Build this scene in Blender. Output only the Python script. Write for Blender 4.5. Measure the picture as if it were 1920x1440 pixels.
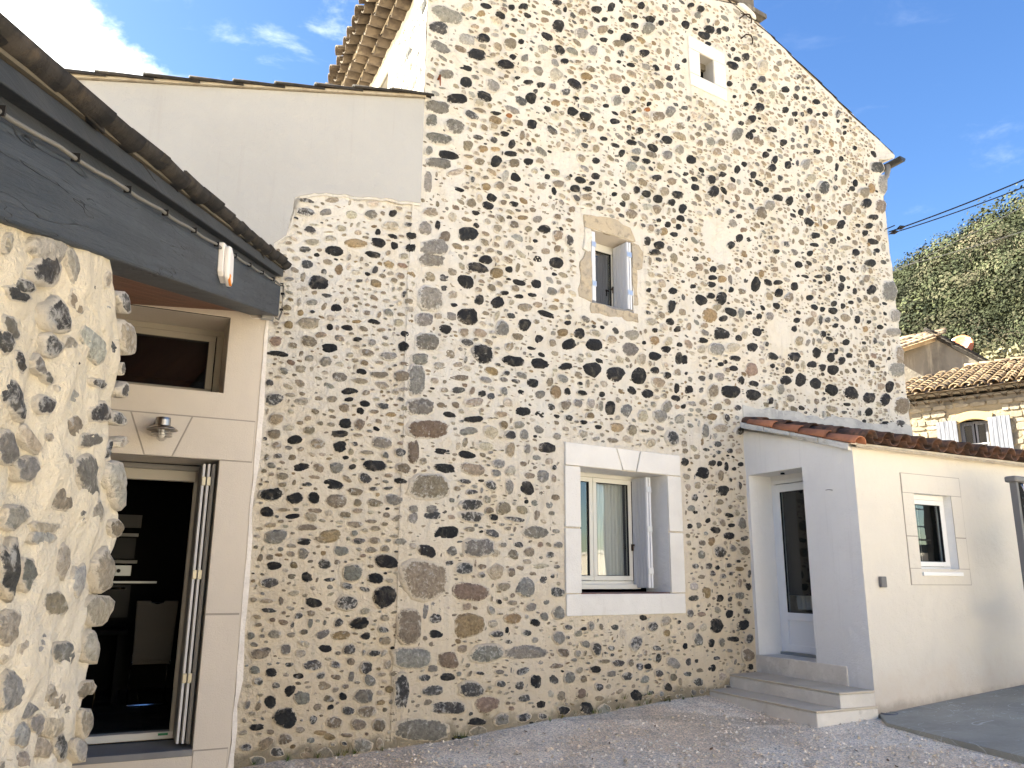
import bpy, bmesh, math, random
import numpy as np
from mathutils import Vector, Matrix
random.seed(7); rng=np.random.default_rng(7)
for o in list(bpy.data.objects): bpy.data.objects.remove(o)
SC=bpy.context.scene; COL=SC.collection
# ---------------------------------------------------------------- camera
FPX=1499.0; PITCH=math.radians(13.43); ROLL=math.radians(.485); CAMZ=1.5
_R0=np.array([1,0,0.]); _F=np.array([0,math.cos(PITCH),math.sin(PITCH)]); _U0=np.array([0,-math.sin(PITCH),math.cos(PITCH)])
_R=math.cos(ROLL)*_R0+math.sin(ROLL)*_U0; _U=-math.sin(ROLL)*_R0+math.cos(ROLL)*_U0
cd=bpy.data.cameras.new('camera'); cam=bpy.data.objects.new('camera',cd); COL.objects.link(cam)
cd.sensor_width=36; cd.lens=FPX/1920*36; cd.clip_end=2000; cd.clip_start=.05
m=Matrix(((_R[0],_U[0],-_F[0],0),(_R[1],_U[1],-_F[1],0),(_R[2],_U[2],-_F[2],CAMZ),(0,0,0,1)))
cam.matrix_world=m; SC.camera=cam
def ray(x,y): return _F+(x-960)/FPX*_R-(y-720)/FPX*_U
# ---------------------------------------------------------------- light
SUN_AZ,SUN_EL=281.,34.
EXPOSURE=2.84
SKY_STRENGTH=.050
SUN_STRENGTH=5.0
a=math.radians(SUN_AZ); e=math.radians(SUN_EL)
sd=Vector((math.sin(a)*math.cos(e),math.cos(a)*math.cos(e),math.sin(e)))
sl=bpy.data.lights.new('sun','SUN'); sun=bpy.data.objects.new('sun',sl); COL.objects.link(sun)
sl.energy=SUN_STRENGTH; sl.angle=math.radians(.53); sl.color=(1,.955,.89)
sun.rotation_euler=(-sd).to_track_quat('-Z','Y').to_euler()
sun.location=(-20,0,30)
SC.view_settings.view_transform='Standard'; SC.view_settings.look='None'; SC.view_settings.exposure=EXPOSURE; SC.view_settings.gamma=1
SC.view_settings.use_curve_mapping=False
SC.view_settings.use_white_balance=True; SC.view_settings.white_balance_temperature=7300; SC.view_settings.white_balance_tint=4

class NT:
    def __init__(s,t): s.t=t; s.n=t.nodes; s.l=t.links
    def __call__(s,ty,**k):
        nd=s.n.new(ty)
        for a,b in k.items():
            if a=='_in':
                for i,v in b.items():
                    if isinstance(v,bpy.types.NodeSocket): s.l.new(v,nd.inputs[i])
                    else: nd.inputs[i].default_value=v
            else: setattr(nd,a,b)
        return nd
    def math(s,op,a,b=None,c=None,clamp=False):
        i={0:a}
        if b is not None: i[1]=b
        if c is not None: i[2]=c
        return s('ShaderNodeMath',operation=op,use_clamp=clamp,_in=i).outputs[0]
    def vmath(s,op,a,b=None,out=0):
        i={0:a}
        if b is not None: i[1]=b
        return s('ShaderNodeVectorMath',operation=op,_in=i).outputs[out]
    def mix(s,f,a,b):
        nd=s('ShaderNodeMix',data_type='RGBA'); 
        for k,v in ((0,f),(6,a),(7,b)):
            if isinstance(v,bpy.types.NodeSocket): s.l.new(v,nd.inputs[k])
            else: nd.inputs[k].default_value=v if k==0 else (*v,1)
        return nd.outputs[2]
    def ramp(s,v,lo,hi,a=0.,b=1.):
        return s('ShaderNodeMapRange',interpolation_type='SMOOTHSTEP',_in={0:v,1:lo,2:hi,3:a,4:b}).outputs[0]
    def noise(s,vec,scale,detail=4,rough=.55,dist=0.):
        nd=s('ShaderNodeTexNoise',_in={'Scale':scale,'Detail':detail,'Roughness':rough,'Distortion':dist})
        if vec is not None: s.l.new(vec,nd.inputs['Vector'])
        return nd.outputs[0]
# world: Nishita sky with clouds
W_=bpy.data.worlds.new('World'); SC.world=W_; W_.use_nodes=True
t=NT(W_.node_tree); t.n.clear()
out=t('ShaderNodeOutputWorld'); bg=t('ShaderNodeBackground')
sky=t('ShaderNodeTexSky',sky_type='NISHITA',sun_disc=False,sun_elevation=e,sun_rotation=a,air_density=1.,dust_density=.6,ozone_density=2.2,altitude=200)
hs=t('ShaderNodeHueSaturation',_in={'Saturation':1.26,'Value':1.,'Hue':.512}); t.l.new(sky.outputs[0],hs.inputs['Color'])
tc=t('ShaderNodeTexCoord'); dr=tc.outputs['Generated']
def nv(v): v=np.array(v); return v/np.linalg.norm(v)
r1,r2=nv(ray(60,-40)),nv(ray(400,165)); nb=nv(np.cross(r1,r2))
if nb@nv(ray(100,200))<0: nb=-nb
dd=t.vmath('DOT_PRODUCT',dr,tuple(nb),1)
nz=t.noise(dr,5.5,7,.6,.4); nz2=t.noise(dr,16,6,.65,.3)
q=t.math('ADD',dd,t.math('MULTIPLY',t.math('SUBTRACT',nz,.5),.16))
q=t.math('ADD',q,t.math('MULTIPLY',t.math('SUBTRACT',nz2,.5),.05))
bank=t.ramp(q,-.012,.035)
# along-band limit so that the bank fades at its far right end
rr=nv(ray(520,240)); al=t.vmath('DOT_PRODUCT',dr,tuple(nv(np.cross(nb,nv(ray(200,60))))),1)
edge=t.ramp(q,.01,.16,1.,.0)     # bright rim of the cloud
thin=t.ramp(t.noise(dr,3.2,6,.6,.6),.30,.75,.62,1.)
bank=t.math('MULTIPLY',bank,t.ramp(dd,.55,.95,1.,.45))
wis=t.math('MULTIPLY',t.ramp(t.noise(t.vmath('MULTIPLY',dr,(1.,1.,2.2)),4.2,8,.62,1.2),.52,.80),.20)
cm=t.math('MAXIMUM',t.math('MULTIPLY',bank,t.math('MAXIMUM',edge,thin)),t.math('MULTIPLY',wis,t.ramp(dd,-.62,-.10,.0,1.)))
ccol=t.mix(edge,(8.5,8.8,9.6),(12.,12.2,12.6))
skyc=t.mix(cm,hs.outputs[0],ccol)
t.l.new(skyc,bg.inputs[0]); bg.inputs[1].default_value=SKY_STRENGTH; t.l.new(bg.outputs[0],out.inputs[0])

# ---------------------------------------------------------------- materials
def newmat(name):
    m=bpy.data.materials.new(name); m.use_nodes=True; t=NT(m.node_tree); t.n.clear()
    o=t('ShaderNodeOutputMaterial'); b=t('ShaderNodeBsdfPrincipled'); t.l.new(b.outputs[0],o.inputs[0]); b.inputs['Roughness'].default_value=.9
    b.inputs['Specular IOR Level'].default_value=.25
    return m,t,b,o
def mat(name,col,layers=(),bumps=(),rough=.9,metal=0.,spec=.25,local=False,rnd=0.,foot=None):
    """layers: (scale,(stretch),lo,hi,colour,amount[,detail,dist]); bumps: (scale,(stretch),distance)"""
    m,t,b,o=newmat(name)
    if local: pos=t('ShaderNodeTexCoord').outputs['Object']
    else: pos=t('ShaderNodeNewGeometry').outputs['Position']
    c=None; cur=col
    for L in layers:
        v=t.vmath('MULTIPLY',pos,L[1]); n=t.noise(v,L[0],L[6] if len(L)>6 else 5,.6,L[7] if len(L)>7 else 0.)
        f=t.math('MULTIPLY',t.ramp(n,L[2],L[3]),L[5]); cur=t.mix(f,cur,L[4])
    if foot:
        sx=t('ShaderNodeSeparateXYZ',_in={0:pos}); zr=t.math('SUBTRACT',sx.outputs[2],t.math('MULTIPLY',sx.outputs[0],.03)); nn=t.noise(pos,3.,6,.65)
        cur=t.mix(t.math('MULTIPLY',t.ramp(t.math('SUBTRACT',zr,t.math('MULTIPLY',t.math('SUBTRACT',nn,.5),.9)),-.05,.55,1.,0.),.55),cur,foot)
        cur=t.mix(t.math('MULTIPLY',t.ramp(t.math('SUBTRACT',zr,t.math('MULTIPLY',t.math('SUBTRACT',nn,.5),.3)),-.02,.12,1.,0.),.6),cur,tuple(v*.45 for v in foot))
    if rnd:
        oi=t('ShaderNodeObjectInfo').outputs['Random']
        h=t('ShaderNodeHueSaturation'); 
        if isinstance(cur,tuple): h.inputs['Color'].default_value=(*cur,1)
        else: t.l.new(cur,h.inputs['Color'])
        t.l.new(t.math('ADD',t.math('MULTIPLY',oi,rnd*2),1-rnd),h.inputs['Value']); cur=h.outputs[0]
    if isinstance(cur,tuple): b.inputs['Base Color'].default_value=(*cur,1)
    else: t.l.new(cur,b.inputs['Base Color'])
    nrm=None
    for B in bumps:
        v=t.vmath('MULTIPLY',pos,B[1]); n=t.noise(v,B[0],6,.6,B[3] if len(B)>3 else 0.)
        bp=t('ShaderNodeBump',_in={'Strength':1.,'Distance':B[2],'Height':n})
        if nrm: t.l.new(nrm,bp.inputs['Normal'])
        nrm=bp.outputs[0]
    if nrm: t.l.new(nrm,b.inputs['Normal'])
    b.inputs['Roughness'].default_value=rough; b.inputs['Metallic'].default_value=metal; b.inputs['Specular IOR Level'].default_value=spec
    return m
I1=(1,1,1)
def mortar_mat(name,top,low,z0,z1):
    m,t,b,o=newmat(name); pos=t('ShaderNodeNewGeometry').outputs['Position']
    z=t('ShaderNodeSeparateXYZ',_in={0:pos}).outputs[2]
    n1=t.noise(pos,.55,5,.6,.4); n2=t.noise(pos,3.5,6,.6); n3=t.noise(pos,22,5,.7); st=t.noise(t.vmath('MULTIPLY',pos,(5,5,.35)),3,5,.6)
    f=t.math('ADD',t.ramp(z,z0,z1),t.math('MULTIPLY',t.math('SUBTRACT',n1,.5),1.1),clamp=True)
    c=t.mix(f,low,top)
    c=t.mix(t.math('MULTIPLY',t.ramp(n2,.44,.72),.4),c,tuple(x*y for x,y in zip(low,(.84,.81,.76))))
    c=t.mix(t.math('MULTIPLY',t.ramp(st,.5,.75),.28),c,(.40,.37,.335))
    c=t.mix(t.math('MULTIPLY',t.ramp(n3,.55,.8),.30),c,(.70,.66,.60))
    c=t.mix(t.math('MULTIPLY',t.ramp(t.noise(pos,9,6,.7,.8),.60,.75),.30),c,(.36,.31,.25))
    # damp green-grey dirt in the last hand's breadth above the ground
    sx=t('ShaderNodeSeparateXYZ',_in={0:pos}); zr=t.math('ADD',z,t.math('SUBTRACT',.30,t.math('ADD',t.math('MULTIPLY',sx.outputs[0],.03),t.math('MULTIPLY',sx.outputs[1],.035))))
    dm=t.math('MULTIPLY',t.ramp(t.math('SUBTRACT',zr,t.math('MULTIPLY',t.math('SUBTRACT',n2,.45),.5)),.02,.16,1.,0.),.8)
    c=t.mix(dm,c,(.10,.095,.07))
    c=t.mix(t.math('MULTIPLY',t.ramp(zr,.1,1.1,1.,0.),.3),c,(.50,.41,.29))
    t.l.new(c,b.inputs['Base Color']); b.inputs['Roughness'].default_value=.95; b.inputs['Specular IOR Level'].default_value=.1
    h=t.math('ADD',t.math('ADD',t.noise(pos,5,6,.6,.6),t.math('MULTIPLY',t.noise(pos,12,4,.6,.8),.5)),t.math('MULTIPLY',t.noise(pos,26,6,.72),.45))
    h=t.math('ADD',h,t.math('MULTIPLY',t.noise(pos,120,3,.7),.10))
    bp=t('ShaderNodeBump',_in={'Strength':1.,'Distance':.065,'Height':h}); t.l.new(bp.outputs[0],b.inputs['Normal'])
    return m
def stone_mat(name,lime):
    m,t,b,o=newmat(name); pos=t('ShaderNodeNewGeometry').outputs['Position']
    at=t('ShaderNodeAttribute',attribute_name='col'); rm=t('ShaderNodeAttribute',attribute_name='rim').outputs['Fac']
    sm=at.outputs['Alpha']; col=at.outputs['Color']
    g=t.noise(pos,9,6,.62,.7); gm=t.noise(pos,19,6,.66,.9); g2=t.noise(pos,38,6,.72,.6); g3=t.noise(t.vmath('MULTIPLY',pos,(1,1,2.4)),60,4,.7)
    hs=t('ShaderNodeHueSaturation'); t.l.new(col,hs.inputs['Color']); t.l.new(t.math('ADD',t.math('ADD',t.math('MULTIPLY',g2,1.7),t.math('MULTIPLY',gm,1.3)),-.52),hs.inputs['Value'])
    c=t.mix(t.math('MULTIPLY',t.ramp(g,.48,.72),.35),hs.outputs[0],(.27,.235,.19))
    # lime wash left on the stone: more near its rim and where smeared
    s=t.math('ADD',t.math('MULTIPLY',sm,.80),t.math('MULTIPLY',t.ramp(rm,.5,1.),t.math('ADD',.30,t.math('MULTIPLY',sm,1.0))))
    s=t.math('ADD',s,t.math('MULTIPLY',t.math('SUBTRACT',gm,.5),2.2))
    s=t.math('ADD',s,t.math('MULTIPLY',t.math('SUBTRACT',g2,.5),1.1))
    s=t.math('ADD',s,t.math('MULTIPLY',t.math('SUBTRACT',g,.5),.9))
    f=t.ramp(s,.50,.92)
    z=t('ShaderNodeSeparateXYZ',_in={0:pos}).outputs[2]
    mc=t.mix(t.ramp(t.math('ADD',z,t.math('MULTIPLY',t.math('SUBTRACT',t.noise(pos,.55,5,.6,.4),.5),4.)),.4,4.2),(.67,.585,.455),(.70,.67,.615))
    limec=t.mix(t.ramp(t.math('ADD',rm,t.math('SUBTRACT',g2,.5)),.35,.85),(.46,.455,.44),mc)
    c=t.mix(t.math('MULTIPLY',f,.92),c,limec)
    c=t.mix(t.math('MULTIPLY',t.ramp(g3,.62,.8),t.math('MULTIPLY',sm,.7)),c,(.62,.62,.62))
    t.l.new(c,b.inputs['Base Color']); b.inputs['Roughness'].default_value=.72; b.inputs['Specular IOR Level'].default_value=.3
    h=t.math('ADD',t.math('ADD',g,gm),t.math('MULTIPLY',g2,.6))
    bp=t('ShaderNodeBump',_in={'Strength':1.,'Distance':.035,'Height':h}); t.l.new(bp.outputs[0],b.inputs['Normal'])
    return m
MT={}
MT['mortar']=mortar_mat('lime_mortar',(.69,.665,.615),(.70,.615,.485),.4,4.2)
MT['mortar_near']=mortar_mat('cream_mortar',(.80,.72,.57),(.80,.74,.63),.3,2.6)
MT['stone']=stone_mat('field_stone',(.60,.56,.49))
MT['plaster']=mat('white_render',(.39,.39,.385),[(.5,(1,1,.8),.35,.7,(.35,.35,.345),.8),(5,I1,.5,.8,(.39,.39,.385),.4),(3,(4,4,.25),  .58,.76,(.31,.30,.285),.3)],[(90,I1,.005),(6,I1,.014),(1.2,I1,.04)])
MT['plaster_warm']=mat('beige_render',(.60,.545,.48),[(.8,I1,.35,.7,(.55,.50,.44),.7),(6,I1,.5,.8,(.53,.48,.43),.4)],[(110,I1,.003),(7,I1,.004)])
MT['plaster_cream']=mat('cream_render',(.64,.605,.54),[(.6,I1,.38,.68,(.59,.56,.51),.8),(2.2,(1,1,.5),.55,.8,(.50,.48,.45),.4),(3,(4,4,.3),.6,.8,(.52,.49,.44),.3)],[(70,I1,.006),(5,I1,.016),(1.3,I1,.03)],foot=(.56,.47,.385))
MT['plaster_grey']=mat('grey_white_render',(.76,.76,.75),[(.7,I1,.38,.68,(.69,.69,.69),.8),(3.5,(5,5,.18),.55,.72,(.55,.55,.55),.22),(8,I1,.6,.8,(.60,.59,.57),.3)],[(70,I1,.006),(5,I1,.016),(1.3,I1,.03)],foot=(.50,.47,.42))
MT['plaster_line']=mat('white_joint_render',(.78,.74,.70),[(7,I1,.4,.7,(.66,.62,.58),.7)],[(40,I1,.01)])
MT['groove']=mat('incised_joint',(.33,.30,.27))
MT['dressed']=mat('white_dressed_stone',(.66,.65,.63),[(1.6,I1,.4,.7,(.59,.58,.56),.8),(6,(1,1,.35),.55,.78,(.52,.49,.455),.5),(50,I1,.62,.8,(.56,.53,.5),.35)],[(60,I1,.005),(9,I1,.006)])
MT['old_stone']=mat('worn_limestone',(.46,.39,.29),[(3,I1,.4,.65,(.34,.31,.265),.8),(14,I1,.5,.7,(.20,.175,.145),.7),(5,I1,.58,.75,(.60,.54,.45),.6)],[(16,I1,.03),(60,I1,.012)])
def beam_mat():
    m,t,b,o=newmat('painted_slate_grey_wood'); pos=t('ShaderNodeNewGeometry').outputs['Position']
    sp=t('ShaderNodeSeparateXYZ',_in={0:pos}); z=t.math('SUBTRACT',sp.outputs[2],t.math('MULTIPLY',sp.outputs[1],.264))
    q=t('ShaderNodeCombineXYZ',_in={0:sp.outputs[0],1:sp.outputs[1],2:z}).outputs[0]
    gq=t.vmath('MULTIPLY',q,(1,.35,5.)); cr=t.noise(t.vmath('MULTIPLY',q,(1,.55,4.2)),1.7,3,.55,1.1)
    c=t.mix(t.ramp(t.noise(gq,2.2,6,.6,.8),.38,.7),(.028,.038,.051),(.047,.059,.075))
    c=t.mix(t.math('MULTIPLY',t.ramp(t.noise(q,2.1,4),.5,.75),.45),c,(.058,.071,.088))
    ck=t.ramp(t.math('ABSOLUTE',t.math('SUBTRACT',cr,.535)),.0,.0075,1.,0.)
    ck=t.math('MULTIPLY',ck,t.ramp(t.noise(q,1.1,2),.46,.56))
    c=t.mix(t.math('MULTIPLY',ck,.85),c,(.012,.014,.017))
    c=t.mix(t.ramp(t.noise(q,26,3,.6),.745,.79,0.,.7),c,(.36,.35,.33))
    t.l.new(c,b.inputs['Base Color']); b.inputs['Roughness'].default_value=.55; b.inputs['Specular IOR Level'].default_value=.4
    h=t.math('SUBTRACT',t.math('ADD',t.noise(gq,9,5,.65,1.),t.math('MULTIPLY',t.noise(q,3,3),1.2)),t.math('MULTIPLY',ck,1.2))
    bp=t('ShaderNodeBump',_in={'Strength':.8,'Distance':.012,'Height':h}); t.l.new(bp.outputs[0],b.inputs['Normal']); return m
MT['beam']=beam_mat()
MT['fascia']=mat('dark_painted_board',(.028,.034,.043),[(4,(1,.2,3),.4,.7,(.040,.046,.056),.8)],[(20,(1,.2,3),.004)],rough=.6,spec=.35)
MT['batten']=mat('bare_wood_batten',(.12,.105,.08),[(6,(1,.2,3),.4,.7,(.11,.095,.07),.8)],[(20,(1,.2,3),.006)])
MT['ceiling']=mat('stained_wood_ceiling',(.20,.072,.036),[(6,(3,.25,1),.35,.7,(.10,.036,.02),.8)],[(20,(3,.2,1),.004)],rough=.5)
MT['tile_dark']=mat('lichen_dark_tile',(.040,.035,.031),[(9,I1,.42,.65,(.018,.017,.016),.9),(5,I1,.60,.72,(.075,.058,.042),.6),(60,I1,.70,.80,(.26,.25,.21),.45)],[(40,I1,.006),(9,I1,.012)],rnd=.3)
MT['tile_old']=mat('weathered_brown_tile',(.095,.074,.055),[(9,I1,.42,.60,(.050,.038,.030),.85),(5,I1,.55,.7,(.15,.125,.09),.6)],[(40,I1,.006),(9,I1,.01)],rnd=.3)
MT['tile_far']=mat('sun_bleached_tile',(.27,.20,.13),[(1.6,I1,.45,.65,(.10,.07,.055),.8),(2.5,I1,.52,.7,(.38,.31,.21),.8)],[(12,I1,.01)],rnd=.35)
MT['tile_red']=mat('terracotta_tile',(.36,.155,.09),[(6,I1,.45,.68,(.27,.12,.075),.8),(3,I1,.55,.75,(.20,.10,.07),.6),(30,I1,.62,.75,(.40,.18,.10),.5)],[(50,I1,.004)],rnd=.2)
MT['tile_red_old']=mat('stained_terracotta_tile',(.125,.068,.048),[(7,I1,.40,.58,(.045,.033,.029),.88),(4,I1,.58,.72,(.24,.105,.062),.75)],[(40,I1,.006)],rnd=.3)
MT['tile_mortar']=mat('bedding_mortar',(.42,.37,.29),[(8,I1,.4,.7,(.30,.25,.19),.8)],[(30,I1,.02)])
MT['white_mortar']=mat('white_bedding_mortar',(.66,.65,.62),[(10,I1,.45,.7,(.45,.44,.41),.7)],[(25,I1,.02)])
MT['flash']=mat('grey_cement_flashing',(.46,.46,.45),[(3,(1,1,2),.4,.7,(.28,.28,.29),.8),(12,I1,.55,.75,(.55,.55,.54),.6)],[(20,I1,.01)])
MT['pvc']=mat('white_pvc',(.74,.75,.76),rough=.35,spec=.5)
MT['pvc_cream']=mat('cream_painted_frame',(.56,.56,.53),rough=.4,spec=.45)
MT['pvc_beige']=mat('beige_painted_frame',(.34,.315,.27),rough=.45,spec=.4)
MT['shutter']=mat('light_grey_shutter',(.46,.48,.53),[(3,(1,1,.2),.4,.7,(.42,.44,.49),.6)],rough=.45,spec=.4)
MT['shutter_edge']=mat('pale_shutter_edge',(.60,.62,.66),rough=.45,spec=.4)
MT['shutter_dark']=mat('taupe_shutter',(.16,.155,.15),rough=.45,spec=.4)
MT['hinge']=mat('zinc_hinge',(.55,.58,.62),rough=.35,metal=.8)
MT['brass']=mat('brass_hinge',(.34,.32,.26),rough=.4,metal=.6)
MT['rubber']=mat('black_rubber',(.012,.012,.013),rough=.6)
MT['iron']=mat('rusty_iron',(.035,.026,.022),[(20,I1,.5,.7,(.10,.04,.02),.8)],rough=.8,metal=.3)
MT['rust']=mat('orange_rust',(.22,.065,.025),[(30,I1,.4,.7,(.08,.03,.02),.8)])
MT['zinc']=mat('grey_zinc',(.06,.063,.066),[(6,I1,.4,.7,(.03,.032,.035),.8)],rough=.45,metal=.4)
MT['zinc_pale']=mat('pale_pvc_pipe',(.17,.17,.17),rough=.5)
MT['concrete']=mat('step_concrete',(.66,.62,.56),[(1.5,I1,.4,.7,(.55,.515,.46),.8),(9,I1,.5,.72,(.74,.70,.64),.6),(4,I1,.60,.74,(.34,.31,.26),.6)],[(30,I1,.008),(5,I1,.012)])
MT['tread']=mat('worn_step_tread',(.56,.49,.385),[(2.5,I1,.4,.7,(.46,.40,.31),.8),(30,I1,.5,.7,(.54,.50,.44),.5)],[(40,I1,.006)])
MT['steel']=mat('brushed_steel',(.36,.34,.33),rough=.32,metal=1.)
MT['socket']=mat('grey_plastic',(.14,.14,.145),rough=.45)
MT['jbox']=mat('light_grey_plastic',(.36,.37,.38),rough=.5)
MT['cable']=mat('pale_cable',(.16,.155,.14),rough=.5)
MT['cable_black']=mat('black_cable',(.015,.015,.018),rough=.5)
MT['white_pl']=mat('white_plastic',(.72,.70,.69),[(5,(1,1,.3),.5,.8,(.62,.60,.58),.5)],rough=.4)
MT['sticker']=mat('green_sticker',(.02,.20,.09),rough=.5)
MT['orange']=mat('orange_plastic',(.75,.24,.04),rough=.35)
MT['black']=mat('satin_black',(.012,.012,.013),rough=.4)
MT['glass_black']=mat('oven_glass',(.02,.02,.022),rough=.05,spec=.8)
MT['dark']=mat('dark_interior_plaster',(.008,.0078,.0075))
MT['cab']=mat('dark_cabinet',(.008,.008,.0085),rough=.7,spec=.1)
MT['taupe']=mat('taupe_leather',(.11,.10,.09),rough=.5)
MT['chrome']=mat('chrome',(.75,.75,.75),rough=.08,metal=1.)
MT['ftile']=mat('dark_floor_tile',(.028,.028,.03),[(3,I1,.4,.7,(.02,.02,.022),.8)],rough=.35,spec=.5)
MT['sillgrey']=mat('grey_sill_tile',(.20,.20,.205),[(3,I1,.4,.7,(.16,.16,.165),.8)],rough=.5)
MT['sillred']=mat('dark_red_sill_tile',(.12,.055,.045),[(6,I1,.4,.7,(.085,.045,.04),.8)],rough=.5)
MT['wood_grey']=mat('bleached_wood',(.19,.20,.235),[(5,(6,6,.3),.42,.62,(.11,.12,.145),.85)],[(20,(5,5,.3),.006)])
MT['rubble']=mat('warm_rubble_stone',(.23,.20,.155),[(1.2,I1,.4,.66,(.20,.175,.14),.7),(6,I1,.5,.72,(.38,.345,.285),.7),(3,I1,.60,.72,(.14,.12,.09),.6)],[(12,I1,.02)],rnd=.15)
MT['rubble_mortar']=mat('rubble_mortar',(.27,.225,.155),[(2,I1,.4,.7,(.20,.165,.115),.8)],[(12,I1,.03)])
MT['yellow_stone']=mat('yellow_lintel_stone',(.38,.29,.15),[(2,I1,.4,.7,(.32,.25,.14),.8)],[(14,I1,.01)])
MT['old_grey']=mat('blackened_render',(.17,.155,.135),[(.7,(1,1,.5),.4,.66,(.06,.055,.05),.85),(2.5,(2,2,.3),.5,.7,(.30,.27,.22),.7)],[(8,I1,.03)])
MT['red_pl']=mat('faded_salmon_paint',(.48,.15,.07),[(1.3,(1,1,2),.54,.60,(.62,.58,.52),1.,4,1.2)],rough=.5)
MT['alu']=mat('grey_metal',(.33,.35,.36),rough=.35,metal=.8)
def glass_mat(name,tint=(.9,.95,.95),refl=.10,dark=.35):
    m=bpy.data.materials.new(name); m.use_nodes=True; t=NT(m.node_tree); t.n.clear()
    o=t('ShaderNodeOutputMaterial'); tr=t('ShaderNodeBsdfTransparent',_in={0:(*[c*dark for c in tint],1)})
    gl=t('ShaderNodeBsdfGlossy',_in={0:(1,1,1,1),'Roughness':.02})
    ge=t('ShaderNodeNewGeometry'); co=t.math('ABSOLUTE',t.vmath('DOT_PRODUCT',ge.outputs['Incoming'],ge.outputs['Normal'],1)); fr=t.math('ADD',.06,t.math('MULTIPLY',.9,t.math('POWER',t.math('SUBTRACT',1.,co,clamp=True),4.5)))
    n=t.noise(t('ShaderNodeNewGeometry').outputs['Position'],1.3,2)
    bp=t('ShaderNodeBump',_in={'Strength':.5,'Distance':.01,'Height':n}); t.l.new(bp.outputs[0],gl.inputs['Normal'])
    mx=t('ShaderNodeMixShader'); t.l.new(t.math('ADD',fr,refl,clamp=True),mx.inputs[0]); t.l.new(tr.outputs[0],mx.inputs[1]); t.l.new(gl.outputs[0],mx.inputs[2])
    t.l.new(mx.outputs[0],o.inputs[0]); return m
MT['glass']=glass_mat('window_glass',refl=.05,dark=.78)
MT['glass_sky']=glass_mat('reflecting_glass',refl=.26,dark=.8)
MT['glass_door']=glass_mat('door_glass',refl=-.01,dark=.62)
MT['glass_clear']=glass_mat('lamp_glass',(1,1,1),.02,.93)
def curtain_mat():
    m,t,b,o=newmat('sheer_curtain'); b.inputs['Base Color'].default_value=(.70,.70,.68,1)
    tr=t('ShaderNodeBsdfTransparent'); mx=t('ShaderNodeMixShader',_in={0:.86}); t.l.new(tr.outputs[0],mx.inputs[1]); t.l.new(b.outputs[0],mx.inputs[2]); t.l.new(mx.outputs[0],o.inputs[0]); return m
MT['curtain']=curtain_mat()
def gravel_mat():
    m,t,b,o=newmat('gravel'); pos=t('ShaderNodeNewGeometry').outputs['Position']
    vo=t('ShaderNodeTexVoronoi',_in={'Scale':75.}); t.l.new(pos,vo.inputs['Vector'])
    n=t.noise(pos,.9,5,.6,.5); n2=t.noise(pos,4,5,.6)
    c=t.mix(t.ramp(n,.40,.62),(.80,.63,.45),(.90,.78,.62))
    c=t.mix(t.math('MULTIPLY',t.ramp(t.noise(t.vmath('MULTIPLY',pos,(.5,1.6,1)),.8,4,.6,.8),.52,.66),.6),c,(.52,.40,.27))
    c=t.mix(t.math('MULTIPLY',t.ramp(n2,.5,.7),.5),c,(.55,.45,.33))
    hs=t('ShaderNodeHueSaturation'); t.l.new(c,hs.inputs['Color'])
    sp=t('ShaderNodeSeparateColor',_in={0:vo.outputs['Color']})
    t.l.new(t.math('ADD',t.math('MULTIPLY',sp.outputs[0],.75),.62),hs.inputs['Value'])
    t.l.new(hs.outputs[0],b.inputs['Base Color'])
    bp=t('ShaderNodeBump',_in={'Strength':1.,'Distance':.007,'Height':t.math('SUBTRACT',1.,vo.outputs['Distance'])}); t.l.new(bp.outputs[0],b.inputs['Normal'])
    return m
MT['gravel']=gravel_mat()
def attr_mat(name,rough=.9,spec=.2,bump=0,trans=0.):
    m,t,b,o=newmat(name); at=t('ShaderNodeAttribute',attribute_name='col'); 
    pos=t('ShaderNodeNewGeometry').outputs['Position']
    hs=t('ShaderNodeHueSaturation'); t.l.new(at.outputs['Color'],hs.inputs['Color']); t.l.new(t.math('ADD',t.noise(pos,3.,4),.5),hs.inputs['Value'])
    t.l.new(hs.outputs[0],b.inputs['Base Color']); b.inputs['Roughness'].default_value=rough; b.inputs['Specular IOR Level'].default_value=spec
    return m
MT['pebble']=attr_mat('loose_gravel')
MT['leaf']=attr_mat('scrub_foliage',.8,.1)
def slab_mat():
    m,t,b,o=newmat('chalked_concrete'); pos=t('ShaderNodeNewGeometry').outputs['Position']
    n=t.noise(pos,1.2,5,.6); c=t.mix(t.ramp(n,.35,.7),(.29,.275,.225),(.37,.35,.285))
    c=t.mix(t.math('MULTIPLY',t.ramp(t.noise(pos,30,4),.5,.8),.4),c,(.42,.41,.38))
    v=t('ShaderNodeTexNoise',_in={'Scale':1.6,'Detail':2.,'Distortion':2.5}); t.l.new(pos,v.inputs['Vector'])
    for k,(sc,of) in enumerate(((1.1,0.),(1.7,7.3),(2.3,15.1))):
        vv=t.noise(t.vmath('ADD',pos,(of,of*.7,0)),sc,1.5,.5,1.6)
        ln=t.math('ABSOLUTE',t.math('SUBTRACT',t.math('FRACT',t.math('MULTIPLY',vv,7.)),.5))
        l=t.math('MULTIPLY',t.ramp(ln,.0,.035,1.,0.),t.ramp(t.noise(t.vmath('ADD',pos,(of,0,3.)),.9,2),.48,.60))
        c=t.mix(t.math('MULTIPLY',l,.55),c,(.66,.65,.61))
    t.l.new(c,b.inputs['Base Color'])
    bp=t('ShaderNodeBump',_in={'Strength':.6,'Distance':.006,'Height':t.noise(pos,40,5)}); t.l.new(bp.outputs[0],b.inputs['Normal']); return m
MT['slab']=slab_mat()
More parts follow.
